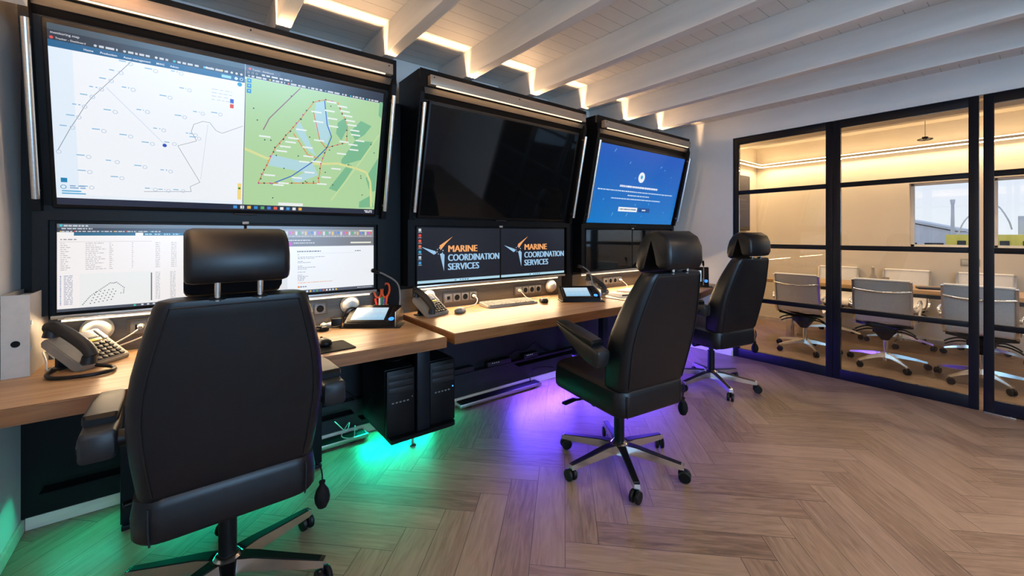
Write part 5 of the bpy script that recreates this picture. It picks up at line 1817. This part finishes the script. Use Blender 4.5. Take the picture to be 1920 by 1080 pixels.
def meeting_chair():
    t = thing('meeting_chair', '', 'chair', (0, 0, 0), 0, 'white mesh meeting chairs')
    prof = [(0.255, 0.432), (0.235, 0.455), (0.16, 0.462), (0.0, 0.448), (-0.12, 0.442), (-0.175, 0.455), (-0.205, 0.500), (-0.222, 0.580), (-0.236, 0.680), (-0.252, 0.780), (-0.268, 0.862)]
    P = [(p.y, p.z) for p in crom([(0, y, z) for y, z in prof], 3)]
    bm = new()
    W2 = 0.200
    for sgn, col in ((1, 0),):
        rows = []
        for i, (y, z) in enumerate(P):
            a = P[max(0, i - 1)]
            b = P[min(len(P) - 1, i + 1)]
            dy, dz = b[0] - a[0], b[1] - a[1]
            l = math.hypot(dy, dz)
            ny, nz = dz / l * 0.004, -dy / l * 0.004
            ring = []
            for f in (-1, -0.5, 0, 0.5, 1):
                sag = 0.010 * (1 - f * f)
                ring.append((f * W2, y + ny * (1 + sag * 60), z + nz * (1 + sag * 60)))
            for f in (1, 0.5, 0, -0.5, -1):
                sag = 0.010 * (1 - f * f)
                ring.append((f * W2, y - ny + ny * sag * 60, z - nz + nz * sag * 60))
            rows.append(ring)
        loft(bm, rows)
    tube(bm, [(-W2, -0.270, 0.864), (W2, -0.270, 0.864)], 0.014, 10, 0)
    tube(bm, [(-W2, 0.255, 0.436), (W2, 0.255, 0.436)], 0.012, 10, 0)
    obj('sling', bm, mesh_white, t, ang=60)
    for s in (-1, 1):
        bm = new()
        secs = []
        for i, (y, z) in enumerate(P):
            a = P[max(0, i - 1)]
            b = P[min(len(P) - 1, i + 1)]
            dy, dz = b[0] - a[0], b[1] - a[1]
            l = math.hypot(dy, dz)
            ny, nz = dz / l * 0.016, -dy / l * 0.016
            x0, x1 = s * (W2 + 0.001), s * (W2 + 0.019)
            secs.append([(x0, y + ny, z + nz), (x1, y + ny, z + nz), (x1, y - ny, z - nz), (x0, y - ny, z - nz)])
        loft(bm, secs)
        obj('side_rail', bm, chrome, t)
        bm = new()
        xo = s * (W2 + 0.045)
        tube(bm, [(s * (W2 + 0.015), -0.228, 0.600), (xo, -0.20, 0.640), (xo, -0.08, 0.660), (xo, 0.06, 0.655), (xo, 0.095, 0.600), (s * (W2 + 0.030), 0.080, 0.500), (s * (W2 + 0.015), 0.07, 0.452)], 0.011, 10, 6)
        cyl(bm, (s * (W2 + 0.018), -0.228, 0.600), (s * (W2 + 0.034), -0.228, 0.600), 0.019, seg=14)
        obj('armrest', bm, chrome, t)
    bm = new()
    tube(bm, [(-W2 - 0.01, -0.262, 0.770), (-0.10, -0.285, 0.757), (0.0, -0.292, 0.752), (0.10, -0.285, 0.757), (W2 + 0.01, -0.262, 0.770)], 0.0105, 10, 5)
    obj('back_bar', bm, chrome, t)
    bm = new()
    tube(bm, [(-W2 - 0.01, 0.03, 0.425), (0.0, 0.02, 0.395), (W2 + 0.01, 0.03, 0.425)], 0.013, 10, 5)
    tube(bm, [(-W2 - 0.01, -0.13, 0.425), (0.0, -0.10, 0.395), (W2 + 0.01, -0.13, 0.425)], 0.013, 10, 5)
    obj('cross_stretcher', bm, black_plastic, t)
    bm = new()
    bx(bm, -0.085, 0.085, -0.13, 0.07, 0.335, 0.395, 0.012)
    loft(bm, [[(x, y - 0.03, z) for x, y in rrect(w, d, 0.02, 3)] for z, w, d in ((0.26, 0.06, 0.06), (0.30, 0.11, 0.11), (0.336, 0.15, 0.16))])
    obj('mechanism', bm, black_plastic, t)
    bm = new()
    for s in (-1, 1):
        tube(bm, [(s * 0.07, -0.05, 0.37), (s * 0.13, -0.07, 0.385), (s * 0.19, -0.08, 0.365), (s * 0.225, -0.085, 0.34)], 0.007, 8, 4)
        tube(bm, [(s * 0.07, 0.02, 0.345), (s * 0.14, 0.0, 0.345), (s * 0.20, -0.02, 0.325), (s * 0.23, -0.03, 0.305)], 0.007, 8, 4)
    obj('lever', bm, black_plastic, t)
    bm = new(); cyl(bm, (0, 0, 0.115), (0, 0, 0.262), 0.022, seg=18); cyl(bm, (0, 0, 0.05), (0, 0, 0.13), 0.030, seg=18)
    obj('column', bm, chrome, t)
    for k in range(5):
        M = Matrix.Rotation(2 * PI * k / 5 + 0.35, 4, 'Z')
        bm = new()
        secs = []
        for x, w, z0, z1 in ((0.02, 0.050, 0.085, 0.128), (0.10, 0.036, 0.088, 0.122), (0.22, 0.028, 0.078, 0.100), (0.305, 0.022, 0.062, 0.078)):
            secs.append([(x, -w / 2, z0), (x, w / 2, z0), (x, w / 2 * 0.7, z1), (x, -w / 2 * 0.7, z1)])
        loft(bm, secs)
        bmesh.ops.transform(bm, matrix=M, verts=bm.verts[:])
        obj('leg', bm, chrome, t)
        bm = new()
        MC = M @ Matrix.Translation((0.300, 0, 0)) @ Matrix.Rotation(0.8 * k, 4, 'Z')
        for s in (-1, 1):
            lathe(bm, [(0.010, -0.008), (0.026, -0.008), (0.028, -0.004), (0.028, 0.004), (0.024, 0.008), (0.010, 0.008)], 16, MC @ Matrix.Translation((0.008, s * 0.013, 0.0282)) @ Matrix.Rotation(PI / 2, 4, 'X'))
        cyl(bm, MC @ Vector((0.008, -0.018, 0.0282)), MC @ Vector((0.008, 0.018, 0.0282)), 0.006, seg=8)
        cyl(bm, MC @ Vector((0, 0, 0.03)), MC @ Vector((0, 0, 0.064)), 0.007, seg=8)
        obj('caster', bm, black_plastic, t)
    return t


mc = meeting_chair()
mc.location = (5.47, 1.66, 0)
mc.rotation_euler = (0, 0, -PI / 2 - 0.03)
mc['label'] = 'white mesh meeting chair, back to the glass, behind the farthest operator chair'
for x, y, rz, lbl in ((5.47, 0.975, -PI / 2 + 0.05, 'white mesh meeting chair, back to the glass, centred in the second panel'),
                      (5.47, 0.335, -PI / 2 - 0.04, 'white mesh meeting chair, back to the glass, behind the two panel posts at right'),
                      (6.635, 1.70, PI / 2 + 0.05, 'white mesh meeting chair across the table, farthest left, facing the glass'),
                      (6.635, 1.05, PI / 2 - 0.04, 'white mesh meeting chair across the table, seen between two near chairs'),
                      (6.635, 0.40, PI / 2 + 0.02, 'white mesh meeting chair across the table, below the wall switch')):
    dup(mc, (x, y, 0), rz, lbl)

# things on the meeting table
ZT = 0.7425
t = thing('carafe', 'clear carafe on the meeting table', 'carafe', (6.12, 1.20, ZT), 0)
bm = new(); lathe(bm, [(0.035, 0), (0.040, 0.01), (0.040, 0.07), (0.016, 0.12), (0.014, 0.165), (0.018, 0.17)], 20); obj('vessel', bm, light_grey, t)
bm = new(); lathe(bm, [(0.013, 0.171), (0.015, 0.175), (0.015, 0.19), (0.004, 0.196)], 16); obj('stopper', bm, steel, t)
t = thing('drinking_glass', 'short glass right of the carafe on the meeting table', 'glass', (6.10, 1.09, ZT), 0)
bm = new(); lathe(bm, [(0.026, 0), (0.030, 0.004), (0.034, 0.085), (0.031, 0.085), (0.027, 0.008), (0.001, 0.007)], 20); obj('tumbler', bm, light_grey, t)
t = thing('notebook', 'dark notebook on the meeting table behind the second chair', 'notebook', (6.00, 0.72, ZT), 0.3)
bm = new(); box(bm, (0, 0, 0.008), (0.15, 0.21, 0.016), None, 0.002); obj('cover', bm, black_plastic, t)
bm = new(); box(bm, (0.002, 0, 0.008), (0.149, 0.200, 0.011)); obj('pages', bm, paper, t, smooth=False)

# ------------------------------------------------------------------ harbour outside the meeting room window
quay = mat('quay_concrete', (0.36, 0.36, 0.37), 0.8, 0, 0, 10, 0.1, 0.5)
shed_mat = mat('pale_shed_cladding', (0.70, 0.70, 0.76), 0.6, 0, 0, 10, 0.06, 1.5, stretch=(1, 6, 0.3))
yellow_paint = mat('yellow_ship_paint', (0.88, 0.66, 0.08), 0.55, 0, 0, 10, 0.1, 2)
crane_grey = mat('pale_crane_paint', (0.62, 0.63, 0.68), 0.5, 0, 0, 10, 0.08, 2)
bm = new(); bx(bm, 8.2, 160, -120, 120, -4.3, -4.0); o = struct('ground_quay', bm, quay)
t = thing('harbour_shed', 'pale grey gabled shed outside the meeting room window', 'building', (46, 6.3, -4.0), 0)
bm = new(); prism_x(bm, [(-2.4, 0), (2.2, 0), (2.2, 5.6), (0.6, 6.35), (-2.4, 5.5)], -3, 6); obj('walls', bm, shed_mat, t, smooth=False)
bm = new(); prism_x(bm, [(2.3, 5.62), (0.6, 6.42), (-2.5, 5.55), (-2.5, 5.72), (0.6, 6.60), (2.3, 5.80)], -3.2, 6.2); obj('roof', bm, crane_grey, t, smooth=False)
bm = new(); bx(bm, -3.02, -2.98, -1.8, -0.8, 4.2, 4.7); bx(bm, -3.02, -2.98, -0.4, 0.6, 4.2, 4.7); obj('window_band', bm, dark_grey, t, smooth=False)
t = thing('harbour_mast', 'tall pale lamp mast outside the meeting room window', 'mast', (41.6, 3.93, -4.0), 0)
bm = new(); lathe(bm, [(0.13, 0), (0.11, 5.2), (0.08, 7.4), (0.11, 7.42), (0.11, 7.6)], 12); obj('pole', bm, crane_grey, t)
bm = new(); bx(bm, -0.1, 0.1, -0.12, 0.12, 7.6, 7.72); obj('lamp_head', bm, crane_grey, t)
t = thing('ship', 'yellow ship with a pale crane moored outside the window', 'ship', (38, 1.0, -4.0), 0)
bm = new(); bx(bm, -2, 3, -9, 2.68, 0.0, 5.30); obj('hull', bm, yellow_paint, t, smooth=False)
bm = new()
for k in range(14):
    bx(bm, -2.05, -2.0, -8.8 + 0.82 * k, -8.45 + 0.82 * k, 4.35, 4.95)
obj('side_opening', bm, dark_grey, t, smooth=False)
bm = new(); bx(bm, -1.0, 2.0, -4.0, -0.05, 5.31, 6.35); bx(bm, -0.8, 1.5, -3.6, -0.4, 6.35, 7.0); obj('deckhouse', bm, crane_grey, t, smooth=False)
for pts in ([(0, 2.35, 5.31), (0, 2.15, 6.0), (0, 1.85, 6.5), (0, 1.45, 6.85)], [(0, 0.9, 5.31), (0, 1.0, 6.3), (0, 0.75, 7.0), (0, 0.35, 6.2), (0, 0.2, 5.6)], [(0, 1.35, 5.31), (0, 1.15, 6.6), (0, 0.75, 7.0)]):
    bm = new(); tube(bm, pts, 0.036, 8, 5); obj('crane_arm', bm, crane_grey, t)
bm = new(); cyl(bm, (0, 1.1, 5.31), (0, 1.1, 6.0), 0.22, 0.16, seg=12); obj('crane_cab', bm, crane_grey, t)
